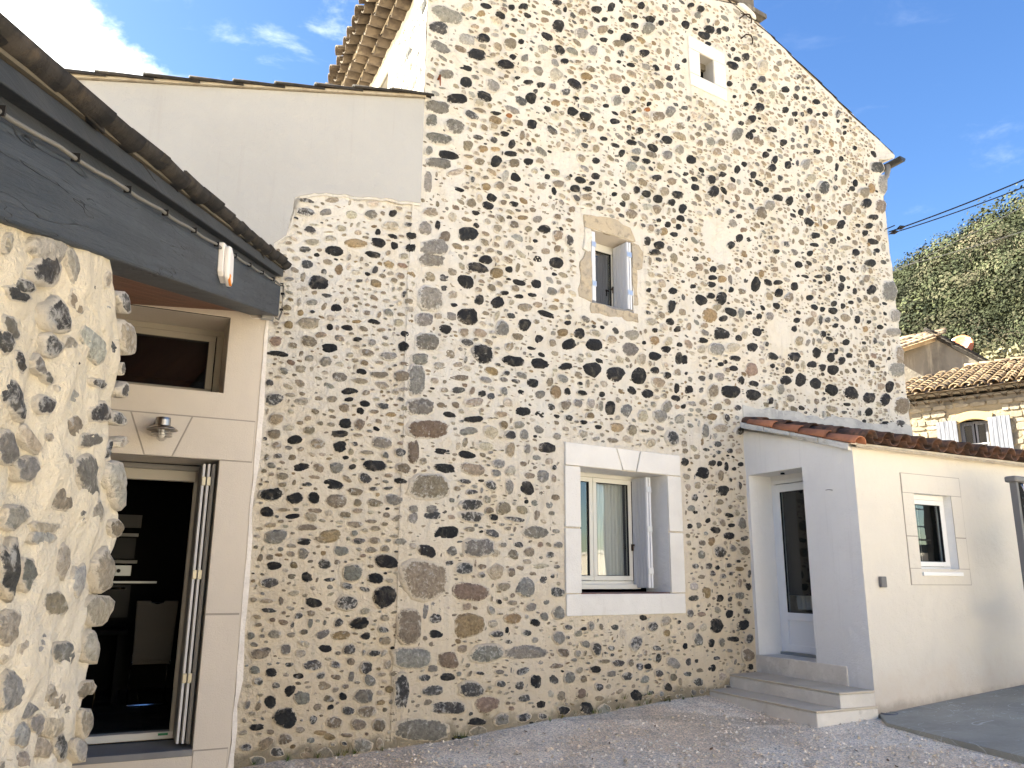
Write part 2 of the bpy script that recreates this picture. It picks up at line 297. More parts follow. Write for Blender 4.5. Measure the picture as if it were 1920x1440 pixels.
MT['earth']=mat('dry_hill_earth',(.10,.095,.05),[(.05,I1,.4,.7,(.07,.075,.035),.8),(.3,I1,.5,.7,(.14,.125,.08),.6)])
MT['rock']=mat('pale_scrub_rock',(.22,.20,.14),[(.4,I1,.4,.7,(.13,.12,.07),.8)],[(1,I1,.3)])

# ---------------------------------------------------------------- helpers
class MB:
    def __init__(s): s.v=[]; s.f=[]
    def add(s,vs,fs):
        n=len(s.v); s.v+= [tuple(map(float,p)) for p in vs]; s.f+= [tuple(i+n for i in f) for f in fs]; return s
    def hexa(s,p): # 8 corners, bottom 4 then top 4
        return s.add(p,[(0,3,2,1),(4,5,6,7),(0,1,5,4),(1,2,6,5),(2,3,7,6),(3,0,4,7)])
    def box(s,x0,x1,y0,y1,z0,z1):
        return s.hexa([(x0,y0,z0),(x1,y0,z0),(x1,y1,z0),(x0,y1,z0),(x0,y0,z1),(x1,y0,z1),(x1,y1,z1),(x0,y1,z1)])
    def wbox(s,W,s0,s1,d0,d1,z0,z1):
        return s.hexa([W.p(s0,d0,z0),W.p(s1,d0,z0),W.p(s1,d1,z0),W.p(s0,d1,z0),W.p(s0,d0,z1),W.p(s1,d0,z1),W.p(s1,d1,z1),W.p(s0,d1,z1)])
    def wprism(s,W,poly,d0,d1):
        n=len(poly); vs=[W.p(a,d0,b) for a,b in poly]+[W.p(a,d1,b) for a,b in poly]
        fs=[tuple(range(n))[::-1],tuple(range(n,2*n))]+[(i,(i+1)%n,n+(i+1)%n,n+i) for i in range(n)]
        return s.add(vs,fs)
    def tube(s,pts,r,k=8,caps=True):
        pts=[np.array(p,float) for p in pts]; n=len(pts); rs=r if isinstance(r,(list,tuple)) else [r]*n
        vs=[]; up=np.array([0,0,1.])
        for i,p in enumerate(pts):
            t=pts[min(i+1,n-1)]-pts[max(i-1,0)]; t/=np.linalg.norm(t)
            a=np.cross(t,up); 
            if np.linalg.norm(a)<.05: a=np.cross(t,np.array([1,0,0.]))
            a/=np.linalg.norm(a); b=np.cross(t,a)
            for j in range(k):
                q=2*math.pi*j/k; vs.append(p+rs[i]*(math.cos(q)*a+math.sin(q)*b))
        fs=[(i*k+j,i*k+(j+1)%k,(i+1)*k+(j+1)%k,(i+1)*k+j) for i in range(n-1) for j in range(k)]
        if caps: fs+=[tuple(range(k))[::-1],tuple((n-1)*k+j for j in range(k))]
        return s.add(vs,fs)
    def lathe(s,c,prof,k=24,ax=None):
        c=np.array(c,float); A=np.eye(3) if ax is None else ax
        vs=[]
        for r,z in prof:
            for j in range(k):
                q=2*math.pi*j/k; vs.append(c+A@np.array([r*math.cos(q),r*math.sin(q),z]))
        n=len(prof); fs=[(i*k+j,i*k+(j+1)%k,(i+1)*k+(j+1)%k,(i+1)*k+j) for i in range(n-1) for j in range(k)]
        return s.add(vs,fs)
def root_loc(o):
    while o.parent: o=o.parent
    return o.get('_base',(0,0,0))
def link(name,me,mt,parent=None,smooth=False,bevel=0.):
    o=bpy.data.objects.new(name,me); COL.objects.link(o)
    if parent: o.parent=parent
    if mt and not me.materials: me.materials.append(MT[mt])
    if smooth: 
        for p in me.polygons: p.use_smooth=True
    if bevel:
        md=o.modifiers.new('bevel','BEVEL'); md.width=bevel; md.segments=2; md.limit_method='ANGLE'; md.angle_limit=math.radians(35)
    return o
BASE={}
def base_of(p):
    while p.parent: p=p.parent
    return np.array(BASE.get(p.name,(0,0,0)))
def obj(name,mb,mt,parent=None,smooth=False,bevel=0.,fix=True):
    v=np.array(mb.v,float).reshape(-1,3); off=base_of(parent) if parent else np.zeros(3)
    top=parent is None
    if top:
        off=np.array([v[:,0].mean(),v[:,1].mean(),v[:,2].min()])
    me=bpy.data.meshes.new(name); me.from_pydata((v-off).tolist(),[],mb.f)
    if fix:
        b=bmesh.new(); b.from_mesh(me); bmesh.ops.recalc_face_normals(b,faces=b.faces); b.to_mesh(me); b.free()
    o=link(name,me,mt,parent,smooth,bevel)
    if top: o.location=off; BASE[o.name]=tuple(off)
    return o
def thing(name,label,cat,loc,group=None):
    o=bpy.data.objects.new(name,None); COL.objects.link(o); o.location=loc; o.empty_display_size=.2
    BASE[o.name]=tuple(loc); o['label']=label; o['category']=cat
    if group: o['group']=group
    return o
def tag(o,label=None,cat=None,group=None,kind=None):
    for k,v in (('label',label),('category',cat),('group',group),('kind',kind)):
        if v: o[k]=v
    return o
def put(name,me,parent,M,mt=None):
    o=bpy.data.objects.new(name,me); COL.objects.link(o); o.parent=parent
    o.matrix_local=Matrix.Translation(-Vector(base_of(parent)))@M
    return o
class Wall:
    def __init__(s,o,az,side=1):
        s.o=np.array([o[0],o[1],0.]); a=math.radians(az); s.az=a; s.u=np.array([math.sin(a),math.cos(a),0]); s.n=np.array([math.cos(a),-math.sin(a),0])*side
    def p(s,a,d,z): return s.o+s.u*a+s.n*d+np.array([0,0,z])
    def pt(s,x,y):
        r=ray(x,y); return r*((s.o@s.n)/(r@s.n))+np.array([0,0,CAMZ])
    def hit(s,x,y):
        p=s.pt(x,y); return (p-s.o)@s.u,p[2]
    def M(s,a,d,z): # local x along u, y along outward n... right handed basis
        x=Vector(s.u); n=Vector(s.n); zz=Vector((0,0,1)); p=s.p(a,d,z)
        return Matrix(((x[0],n[0],0,p[0]),(x[1],n[1],0,p[1]),(0,0,1,p[2]),(0,0,0,1)))
_n=np.array([math.cos(math.radians(56.43)),-math.sin(math.radians(56.43)),0])
_g=Wall(-_n*7.2,56.43); CR=_g.pt(775,700)
G=Wall(CR,56.43)             # gable wall of the tall house
A=Wall(CR,64.29)             # street wall of the low annexe, left of it
S=Wall(CR,-25.,-1)           # side wall of the tall house
D=Wall(G.pt(1410,1100),-24.9,-1)   # door wall of the lean-to
E=Wall(D.pt(1619,1090),62.3)       # window wall of the lean-to
P=Wall(A.pt(520,592),-8.)    # porch wall, running to the camera's left
def gz(x,y): return -.39+.03*max(-12,min(12,x))+.035*max(-5,min(14,y))
def clip(bm,pts,W):
    """cut a wall sheet to a convex (s,z) outline given counter-clockwise"""
    n=len(pts)
    for i in range(n):
        a,b=pts[i],pts[(i+1)%n]
        p0=Vector(W.p(a[0],0,a[1])); t=Vector(W.p(b[0],0,b[1]))-p0; nn=t.cross(Vector(W.n)); nn.normalize()
        cen=Vector(W.p(sum(p[0] for p in pts)/n,0,sum(p[1] for p in pts)/n))
        if (cen-p0).dot(nn)>0: nn=-nn
        bmesh.ops.bisect_plane(bm,geom=bm.verts[:]+bm.edges[:]+bm.faces[:],plane_co=p0,plane_no=nn,clear_outer=True)
def hsh(a,b,k=0.):
    return math.sin(a*1.7+k)*.5+math.sin(b*2.3+a*.9+k*2)*.3+math.sin(a*5.1-b*4.3+k)*.2
def wall_sheet(name,W,outline,holes,mt,parent,cell=.12,amp=.008,pieces=None,d=0.):
    ss=[p[0] for p in outline]; zs=[p[1] for p in outline]
    def axis(lo,hi,cuts):
        c=sorted({round(lo,4),round(hi,4),*[round(x,4) for x in cuts if lo<x<hi]}); r=[]
        for a,b in zip(c[:-1],c[1:]):
            k=max(1,int(round((b-a)/cell))); r+=[a+(b-a)*i/k for i in range(k)]
        return r+[c[-1]]
    X=axis(min(ss),max(ss),[v for h in holes for v in h[:2]]); Z=axis(min(zs),max(zs),[v for h in holes for v in h[2:]])
    bm=bmesh.new(); V={}
    def vert(i,j):
        if (i,j) not in V:
            a,z=X[i],Z[j]; near=any(h[0]-.02<=a<=h[1]+.02 and h[2]-.02<=z<=h[3]+.02 for h in holes)
            dd=0 if near else amp*(hsh(a*3,z*3)+.6*hsh(a*9,z*8,1.3))
            V[i,j]=bm.verts.new(W.p(a,d+dd,z))
        return V[i,j]
    for i in range(len(X)-1):
        for j in range(len(Z)-1):
            cx,cz=(X[i]+X[i+1])/2,(Z[j]+Z[j+1])/2
            if any(h[0]<cx<h[1] and h[2]<cz<h[3] for h in holes): continue
            bm.faces.new((vert(i,j),vert(i+1,j),vert(i+1,j+1),vert(i,j+1)))
    clip(bm,outline,W)
    off=base_of(parent)
    for v in bm.verts: v.co-=Vector(off)
    bmesh.ops.recalc_face_normals(bm,faces=bm.faces)
    me=bpy.data.meshes.new(name); bm.to_mesh(me); bm.free()
    return link(name,me,mt,parent,smooth=True)
def reveal(name,W,h,depth,mt,parent,back=False):
    s0,s1,z0,z1=h; mb=MB()
    q=[(s0,z0),(s1,z0),(s1,z1),(s0,z1)]
    for i in range(4):
        a,b=q[i],q[(i+1)%4]; mb.add([W.p(a[0],0,a[1]),W.p(b[0],0,b[1]),W.p(b[0],-depth,b[1]),W.p(a[0],-depth,a[1])],[(0,1,2,3)])
    return obj(name,mb,mt,parent,fix=False)

STONES='''
G 500 0 3
1010 90 200 95 25 g;965 160 130 80 15 d;1125 45 75 55 0 w;1205 78 50 35 10 o;1232 35 70 35 15 k;1315 85 60 35 25 k;1378 42 40 35 20 k;1445 38 55 45 10 k;1465 88 50 28 30 k;1160 103 50 22 15 d;1290 115 80 40 30 w;1390 115 45 28 20 d;1170 150 50 28 10 b;1235 170 40 35 10 b;1350 150 30 30 0 d;1490 145 60 28 20 b;1565 75 70 28 20 b;1560 115 60 30 10 b;1700 32 45 28 20 b;1635 15 60 30 10 k;1855 55 65 45 15 k;1775 70 45 40 0 b;1900 110 35 30 20 k;1720 90 45 38 40 d;1640 70 40 35 30 g;1640 145 70 75 30 k;1885 170 60 55 15 b;1770 190 70 70 0 g;1220 215 85 50 20 k;1120 225 110 60 15 l;975 270 140 60 20 g;1215 262 50 28 15 w;1370 248 75 70 10 b;1430 235 45 35 10 k;1510 210 32 22 0 d;1575 208 75 48 30 k;1430 180 60 30 15 l;1430 275 22 16 0 k;1485 280 35 25 30 d;1645 282 75 55 35 k;1675 212 35 14 0 d;1550 280 70 60 20 l;1830 290 60 70 30 g;1895 225 50 28 10 k;1182 308 125 65 12 k;1270 310 35 28 0 b;1385 322 42 35 20 k;1450 330 50 45 0 g;1345 362 105 50 12 k;1675 345 52 35 15 k;1750 350 40 25 0 b;1525 355 45 25 15 b;1110 383 95 38 12 k;1450 395 50 40 10 w;1525 400 65 50 35 g;1625 420 80 60 20 l;1820 390 75 35 15 b;1240 405 80 35 25 w;1270 390 40 20 20 d;1120 462 75 60 10 k;1410 438 35 20 10 k;1010 420 100 60 10 g;1270 485 85 75 20 g;1315 440 45 18 15 b;1470 465 60 35 10 k;1540 480 55 35 0 k;1605 490 50 40 0 g;1730 472 90 55 30 k;1800 430 62 40 15 o;1790 465 25 15 10 k;1840 490 50 35 20 g;985 497 50 14 5 g;1680 520 60 45 0 d;1510 515 30 35 0 d;1070 556 120 60 0 kq;1225 542 100 55 20 k;1485 552 65 70 20 k;1545 555 25 22 0 d;1740 552 40 20 15 k;1625 580 50 35 0 o;1810 565 60 45 10 b;1680 568 50 22 15 b;1575 615 55 38 20 k;1905 597 40 28 10 k;1720 628 62 50 30 k;1795 655 68 50 25 k;960 605 150 75 8 gq;1195 580 60 40 15 w;1380 620 100 40 30 l;1290 637 65 22 8 k;1200 622 75 25 15 b;1150 650 110 50 25 d;1285 675 75 40 12 o;1520 640 30 25 20 d;1365 650 35 20 25 O;1490 700 62 60 15 kq;1600 735 90 45 35 d;925 680 70 80 0 gq;1055 715 130 95 15 g;1275 712 50 35 10 b;1375 722 35 20 15 d;1435 765 35 55 10 b;1340 753 48 30 15 k;1875 725 40 40 20 b;1785 738 30 25 0 d;965 780 160 70 10 g;1185 775 70 35 12 d;1275 790 50 40 30 d;1520 765 35 25 20 b;1380 810 40 55 0 k;1475 810 28 28 0 k;1565 797 40 16 10 d;1785 820 55 35 15 d;1895 780 45 25 10 k;1130 820 60 65 10 b;1215 838 58 38 5 o;1285 840 52 30 10 o;910 850 50 60 0 g;1850 838 45 50 0 b;1375 865 75 32 10 k;1020 873 120 55 15 k;1135 880 60 22 8 b;1290 907 68 68 30 k;1390 920 60 52 0 bq;1195 912 65 45 15 b;1470 910 65 42 0 k;1535 905 50 35 0 b;1850 907 50 45 30 k;1130 943 50 28 0 o;965 920 150 60 5 gq;1060 970 110 36 -15 w;905 1025 50 130 0 gq;1400 1000 68 50 30 k;1575 995 40 38 20 k;1850 992 52 45 20 k;1765 1012 65 38 25 k;1830 1030 35 25 0 k;1640 1035 70 45 0 b;1310 1045 55 45 30 b;1235 1050 55 38 10 o;1540 1048 70 50 10 b;1075 1068 75 32 10 k;1615 1075 30 50 -20 k;1735 1060 62 42 10 k;1805 1062 45 30 10 k;1385 1062 60 30 15 b;1265 1112 60 45 25 k;1150 1143 58 55 15 b;1245 1157 68 45 20 k;1330 1140 40 30 0 b;1392 1148 55 32 20 k;1800 1110 70 35 15 b;1560 1155 50 30 10 b;1715 1180 40 40 0 b;1495 1182 45 28 10 b;1870 1173 50 35 15 d;1175 1198 52 28 10 k;920 1195 105 50 5 b;1565 1200 50 28 10 b;1365 1223 35 22 15 k;1440 1225 55 28 0 o;1635 1220 40 35 0 b;1520 1235 60 45 0 g;1120 1235 70 25 15 b;1615 1255 30 25 40 d;1390 1265 60 45 0 b;1295 1285 60 45 20 w;1560 1290 75 60 5 k;1470 1290 50 35 0 b;1130 1315 115 90 0 k;1000 1335 65 75 20 b;1635 1325 62 62 10 b;890 1285 80 75 10 g;1410 1340 75 40 30 l;1300 1340 45 30 10 b;1365 1380 60 55 20 b;1475 1395 50 30 0 g;1255 1410 50 30 10 b;1565 1415 55 40 10 b;1635 1400 40 40 0 b;1190 1400 35 35 0 b;940 1395 170 100 5 g
G 1140 0 3
15 45 45 65 30 k;72 110 40 38 0 k;187 32 40 40 30 k;152 95 28 25 0 k;148 145 48 38 20 k;70 12 30 25 30 k;220 165 80 75 10 g;238 108 55 38 25 k;298 130 35 35 20 k;12 180 35 28 20 k;102 215 82 55 8 k;55 248 75 50 10 b;130 278 38 45 10 g;68 305 50 50 10 d;330 300 32 60 5 b;283 290 35 40 0 b;205 298 60 45 15 k;55 352 38 28 10 k;388 378 42 48 10 d;425 345 28 35 60 k;128 365 50 22 10 k;40 445 80 55 20 b;345 442 40 45 30 k;97 508 55 50 20 k;272 420 40 22 30 d;285 475 70 40 30 b;140 475 35 30 0 d;45 570 55 75 15 g;195 558 35 28 10 o;230 585 28 28 0 k;222 615 35 22 10 O;145 630 28 22 0 k;345 632 58 80 30 g;428 610 50 30 10 d;280 657 82 58 5 b;35 685 62 42 8 k;405 712 65 50 10 b;115 722 35 45 0 d;178 737 45 42 0 k;280 762 28 30 0 k;210 712 60 20 20 b;400 768 90 45 25 b;332 788 62 50 20 k;130 803 65 35 15 k;252 832 70 40 25 k;75 862 38 50 40 k;38 820 60 28 20 k;155 855 60 45 10 g;240 872 75 40 15 b;330 875 60 60 0 g;400 845 60 55 30 g;465 898 65 50 5 k;152 893 58 36 15 k;215 907 52 34 8 k;130 938 60 60 0 l;515 807 38 42 0 b;612 857 55 55 0 b;635 803 42 48 0 b;575 798 55 50 0 g;720 760 60 100 40 g;465 30 42 26 0 k;520 52 45 45 20 k;375 62 55 38 10 g;500 90 45 45 0 g;433 140 58 50 35 k;570 167 68 50 25 k;620 178 40 40 30 k;658 163 50 32 20 k;540 200 78 42 25 k;562 248 38 28 15 k;670 222 28 42 0 d;700 278 32 30 10 k;775 320 48 45 0 k;725 335 48 32 15 k;700 372 85 50 35 k;862 450 55 50 10 d;780 305 20 15 0 k;610 130 35 35 0 b;560 118 30 30 0 d;790 375 40 40 0 b;682 472 34 36 0 k;818 490 38 45 30 k;853 517 46 30 30 k;850 605 55 58 20 k;710 545 25 22 0 k;775 585 35 25 10 k;998 505 50 38 8 k;1068 435 30 35 0 d;1060 500 45 40 25 d;920 535 32 42 0 w;1105 555 32 30 25 k;1172 573 50 32 20 k;1120 497 30 22 20 d;995 620 42 45 20 k;1048 642 32 35 0 k;1090 645 28 35 0 d;1133 627 36 40 15 k;1180 645 28 20 0 k;1218 643 38 32 10 k;1288 645 35 60 20 d;1022 690 35 58 10 b;1290 683 28 25 0 k;1340 678 40 25 10 k;808 670 50 50 20 k;785 690 40 35 0 b;742 695 45 38 10 k;925 728 55 28 20 k;795 765 50 45 30 k;815 737 35 25 0 k;857 803 35 45 0 b;985 803 42 45 0 k;1035 790 35 35 0 d;1035 830 30 30 0 b;1130 795 25 45 10 b;1330 748 22 28 0 k;1330 715 28 20 0 k;1385 833 32 30 20 k;1172 853 40 32 20 k;1110 822 35 28 10 d;885 872 36 42 30 k;937 900 34 55 15 k;1008 930 45 48 0 k;1110 928 45 75 20 g;762 925 45 34 20 k;725 955 38 55 10 k;925 945 45 45 0 k;1062 920 25 45 0 d;1283 942 25 55 5 k;1310 895 28 35 0 k;815 985 36 48 20 k;640 942 65 45 10 b;643 982 48 32 10 k;580 1012 55 60 0 k;485 1055 62 40 10 k;592 1080 60 75 30 k;432 980 42 28 8 k;345 968 35 25 0 k;272 1000 62 40 0 k;355 1022 60 50 10 b;158 1070 42 50 10 k;215 1090 55 40 20 k;35 1095 40 35 0 k;95 1110 60 50 10 b;390 1097 72 50 15 k;282 1118 58 45 25 k;355 1140 50 45 20 k;417 1175 48 60 10 k;215 1165 58 42 5 l;140 1160 55 40 20 b;78 1148 50 40 25 k;315 1080 55 60 0 b;270 1180 60 60 0 b;130 1205 80 50 25 b;408 1230 50 38 15 k;335 1265 42 40 10 k;395 1278 36 38 0 k;285 1240 32 25 0 k;370 1320 50 36 5 k;315 1303 45 45 0 o;240 1285 40 45 0 b;222 1355 38 55 0 k;290 1378 62 48 15 k;265 1420 65 40 0 k;432 1348 35 28 20 k;195 1270 38 30 20 d;888 1068 36 38 10 k;955 1112 65 40 20 k;1020 1130 40 60 30 k;1000 1070 60 30 0 b;1125 1100 30 30 0 k;1175 1115 45 55 10 b;1140 1005 60 45 20 w;965 1005 40 45 0 d;1275 1060 35 40 0 d;1390 1030 30 45 0 k;1372 1062 35 32 0 k;1320 1022 35 50 0 b;1453 1145 58 62 0 k;1480 1060 40 55 0 o;1530 1165 60 80 10 bq;1490 1222 62 35 5 k;1082 1195 36 45 20 k;1130 1250 60 48 35 k;1308 1265 48 60 20 k;1260 1250 60 40 0 b;1470 1270 42 36 0 k;1445 1310 35 32 0 k;1490 1360 65 38 15 k;1510 1410 40 28 10 k;735 1218 35 32 0 k;690 1190 40 30 0 d;620 1195 35 50 0 d;690 1380 50 50 0 k;735 1340 50 50 0 k;790 1350 38 32 30 k;760 1295 45 30 0 r;700 1260 60 50 20 g;1165 1325 52 42 0 k;1160 1378 55 25 5 k;1265 1355 35 45 0 k;1335 1395 70 30 0 w;1395 1420 45 40 20 k;1135 1425 38 35 0 k;1000 1375 48 45 0 d;1050 1300 45 55 0 w;860 1200 70 80 0 b;905 1160 60 70 10 g;1510 945 90 75 0 dq;1540 1040 50 120 0 gq;945 1415 40 30 0 k;910 1340 35 30 0 d;1240 900 45 50 0 b;1345 1180 60 70 0 b;780 1080 60 50 0 w;690 1055 60 50 0 w;1440 1085 70 60 0 b;830 790 40 50 0 b;1210 1060 70 100 10 d;1150 700 50 60 0 w;870 380 60 80 0 w;960 360 40 35 0 g;1000 350 30 30 0 b
G 640 480 3
505 25 160 80 5 gq;500 240 150 145 5 gq;465 360 105 80 0 gq;480 485 145 105 5 gq;440 580 100 70 0 gq;440 850 160 100 0 gq;485 975 245 110 2 rq;405 1100 60 140 0 rq;490 1300 240 150 3 bq;420 700 100 180 3 gq;765 65 120 65 18 k;575 125 65 60 10 d;695 145 110 85 8 k;875 95 70 60 0 o;945 75 40 38 0 k;815 20 75 50 10 k;1100 20 60 45 10 k;1208 38 85 72 5 k;1195 103 38 24 15 k;1000 150 80 36 15 k;1097 158 65 52 15 k;845 180 50 40 30 b;1180 200 70 45 20 g;918 208 50 26 0 k;998 228 58 25 5 k;1075 220 52 25 10 k;1240 195 35 40 0 b;775 248 62 60 0 k;878 262 80 72 -20 k;625 218 60 50 0 w;630 277 52 28 5 k;710 340 130 98 0 k;1030 290 90 50 15 b;1150 328 105 40 15 k;1100 275 60 40 0 b;1190 290 60 30 10 b;1270 310 30 14 0 k;1027 388 80 80 10 k;585 412 80 60 20 k;690 430 60 50 0 b;905 410 85 90 0 g;780 435 80 50 20 b;1095 370 40 35 0 b;1275 375 35 28 0 k;1340 435 68 62 15 k;990 455 75 45 15 b;1108 468 52 60 25 k;1245 430 55 45 0 o;1190 435 35 28 0 l;1280 498 88 60 -15 k;1425 500 95 75 0 k;1185 490 50 45 0 b;1520 470 65 45 0 b;1630 445 85 65 20 l;1620 525 105 75 5 g;945 510 50 50 0 b;1070 520 60 25 10 k;795 550 145 110 20 k;970 592 130 65 10 k;1118 605 102 70 8 k;1262 622 80 48 -8 k;1412 638 105 90 20 k;1540 665 115 95 20 k;1672 675 95 95 0 k;1765 643 52 40 0 k;1762 563 75 50 15 k;1827 525 55 38 20 k;1895 575 50 80 0 k;1855 285 50 88 10 k;1850 370 50 42 15 k;1890 412 40 38 0 k;1862 198 55 50 20 k;1728 193 30 26 0 k;1765 418 30 28 10 k;1702 488 22 24 0 k;1900 500 40 28 0 k;1760 475 60 50 20 o;1840 480 45 50 0 w;1835 672 40 45 0 k;1885 745 32 60 0 k;1880 800 55 36 20 k;1720 775 70 55 15 k;1782 712 88 55 20 b;1075 715 70 55 5 k;930 660 42 35 0 d;1170 710 45 50 0 b;1245 690 70 45 20 g;980 705 65 30 8 d;660 685 120 38 0 b;550 620 90 48 0 w;655 755 100 45 0 d;745 822 115 48 -5 w;915 762 38 55 0 g;1008 768 50 32 20 k;1115 780 62 50 0 g;1205 765 68 72 10 o;1272 762 36 40 0 k;1355 770 60 30 10 k;1465 778 40 36 0 k;1475 720 55 40 10 w;1512 855 65 85 0 k;1330 830 55 45 20 g;1405 830 40 60 0 g;1600 870 75 75 20 g;1830 850 55 75 30 g;1790 900 85 70 10 g;1900 920 60 60 0 l;1020 875 95 62 5 k;1115 892 70 45 20 k;1175 850 55 48 0 d;1260 840 65 55 0 b;900 890 68 38 0 b;605 892 85 40 15 k;745 918 115 45 -5 k;565 842 70 36 15 b;1280 912 60 40 10 d;1210 902 38 20 20 k;1400 898 45 38 0 o;1445 962 42 28 0 k;1365 935 40 25 0 k;1550 965 75 55 5 o;1695 900 65 70 0 w;1860 1025 90 100 0 d;998 950 62 50 0 g;950 1008 70 55 0 d;1028 1005 50 65 0 g;1108 978 60 50 25 g;915 950 50 45 20 o;840 990 90 65 20 w;715 985 105 48 -8 g;1210 1015 55 38 10 g;1155 1078 110 70 5 k;1525 1038 70 35 10 b;1705 985 65 20 5 d;565 1100 115 45 8 k;705 1118 110 45 10 k;810 1070 95 50 0 w;950 1090 50 90 10 b;1045 1085 38 60 0 g;582 1195 140 62 8 k;740 1200 140 75 5 b;950 1210 60 60 0 w;870 1222 55 45 0 g;1130 1240 75 75 0 g;1195 1190 35 35 0 d;695 1268 90 35 5 d;840 1290 80 60 10 d;735 1328 80 32 0 d;945 1300 50 90 0 g;1040 1305 90 88 0 k;730 1400 150 80 -5 d;510 1425 90 50 0 g;405 1425 60 45 0 g;1165 1400 50 45 0 g;1085 1390 40 45 0 g;820 1370 40 50 0 w;1125 1335 50 30 0 b
G 1280 480 3
65 15 50 35 20 k;170 75 40 38 0 k;168 122 50 30 0 k;162 160 48 36 20 k;55 172 42 30 0 k;353 140 30 32 0 k;432 40 18 20 0 k;440 100 32 45 0 o;222 130 45 40 20 o;408 160 62 90 20 k;652 50 48 45 20 k;272 190 32 36 0 k;330 200 50 40 0 b;102 248 75 65 35 k;158 225 50 38 15 k;218 238 60 75 10 k;190 290 55 40 0 b;150 335 85 80 15 o;272 315 75 45 20 k;228 352 50 36 0 k;120 392 50 35 0 b;340 160 1 1 0 b;368 320 45 30 10 k;428 340 38 38 10 k;528 280 45 35 20 k;542 208 42 50 0 k;538 148 50 28 0 k;625 172 45 55 0 k;595 235 50 60 10 b;486 340 50 50 0 g;415 428 60 50 0 k;215 438 100 75 5 k;310 462 50 42 15 k;115 475 58 32 10 k;190 525 95 75 5 g;280 515 90 60 0 w;105 525 50 50 0 w;388 515 62 65 25 k;298 577 65 38 8 k;10 585 40 60 0 k;288 632 52 34 10 k;215 608 35 24 0 k;505 565 65 45 15 k;628 568 72 62 0 k;470 497 30 35 0 d;625 410 42 38 10 k;640 362 42 35 0 k;650 318 32 20 20 k;650 480 55 65 20 b;710 370 50 60 30 b;750 545 60 60 25 k;712 235 48 38 0 k;740 288 42 35 20 k;785 300 30 32 0 k;845 308 52 45 10 k;890 175 35 55 5 k;930 178 25 22 0 k;965 198 30 42 0 k;850 268 35 36 0 k;945 262 36 26 0 k;900 282 28 35 0 k;880 68 38 35 0 k;822 75 50 35 20 d;765 115 50 20 0 k;685 115 55 22 10 k;740 140 25 20 0 k;775 150 25 20 0 k;820 122 30 38 0 k;1055 40 60 50 10 k;1062 192 50 62 35 k;1030 130 40 40 0 b;980 358 40 50 0 k;1045 372 30 25 0 k;910 350 60 50 20 b;860 392 32 30 0 k;790 440 35 40 20 k;812 362 38 42 0 d;918 485 45 38 0 k;1078 478 30 50 0 d;1025 412 32 38 0 o;700 490 30 50 20 g;832 572 50 55 0 k;892 590 48 50 0 k;935 560 42 36 10 k;862 538 25 45 20 k;1020 525 38 40 0 b;785 628 42 45 0 k;725 610 65 42 10 k;845 640 60 62 10 k;600 645 48 42 10 k;505 618 28 32 0 k;1158 578 25 24 0 k;1130 530 30 22 0 d;1112 400 36 26 20 k;1135 270 36 22 10 k;1080 245 50 40 20 b;18 662 25 25 0 k;105 690 55 40 0 d;155 680 30 50 10 d;205 680 60 50 10 g;328 700 48 50 10 k;398 718 62 38 15 k;270 762 110 78 5 k;395 782 95 70 15 k;170 760 65 85 10 b;35 750 55 52 0 k;100 755 35 45 0 d;580 700 65 55 10 k;658 698 62 88 0 k;742 718 75 72 15 k;838 752 75 68 10 k;945 772 88 85 15 k;1045 798 75 70 15 k;1138 808 55 80 25 k;1163 735 45 78 15 k;1230 845 85 100 10 bq;1112 735 42 45 0 b;1045 878 50 50 0 k;925 835 42 22 5 k;665 855 40 30 20 k;495 815 32 45 0 k;740 870 30 40 20 d;835 860 70 40 10 b;605 800 50 45 0 g;550 750 45 55 0 g;1020 930 30 25 0 k;1140 942 40 28 0 k;1220 945 60 60 20 d;990 885 30 40 0 d;905 880 40 26 0 d;790 805 30 30 0 d;480 740 70 35 0 w;345 445 40 50 0 w;385 640 70 80 0 r;165 905 55 35 10 o;195 850 60 45 0 b;115 825 50 40 20 b;125 985 50 90 10 g;215 970 80 50 0 w;318 985 60 60 0 d;195 1058 55 38 10 d;130 1090 45 25 10 d;262 1097 45 36 0 d;200 1105 42 28 0 d;10 1160 45 55 20 k;78 1130 45 32 0 b;165 1165 45 42 0 k;205 1168 36 36 0 k;245 1185 25 55 0 k;325 1172 36 28 0 k;288 1198 30 28 0 k;110 1220 85 75 15 k;212 1235 40 60 0 b;268 1258 20 28 0 k;225 1320 75 62 0 k;320 1293 28 50 0 d;80 1290 45 45 0 b;155 1300 60 35 0 b;65 1360 42 50 0 d;125 1352 35 14 0 d;45 1420 50 40 0 g;115 1420 36 32 0 d;325 1360 60 30 0 w;205 1385 55 36 0 b;1200 640 90 90 0 gq;1160 200 80 120 0 gq;1190 340 60 80 0 gq;1180 430 90 50 0 gq;1215 560 50 110 0 bq
G 640 960 3
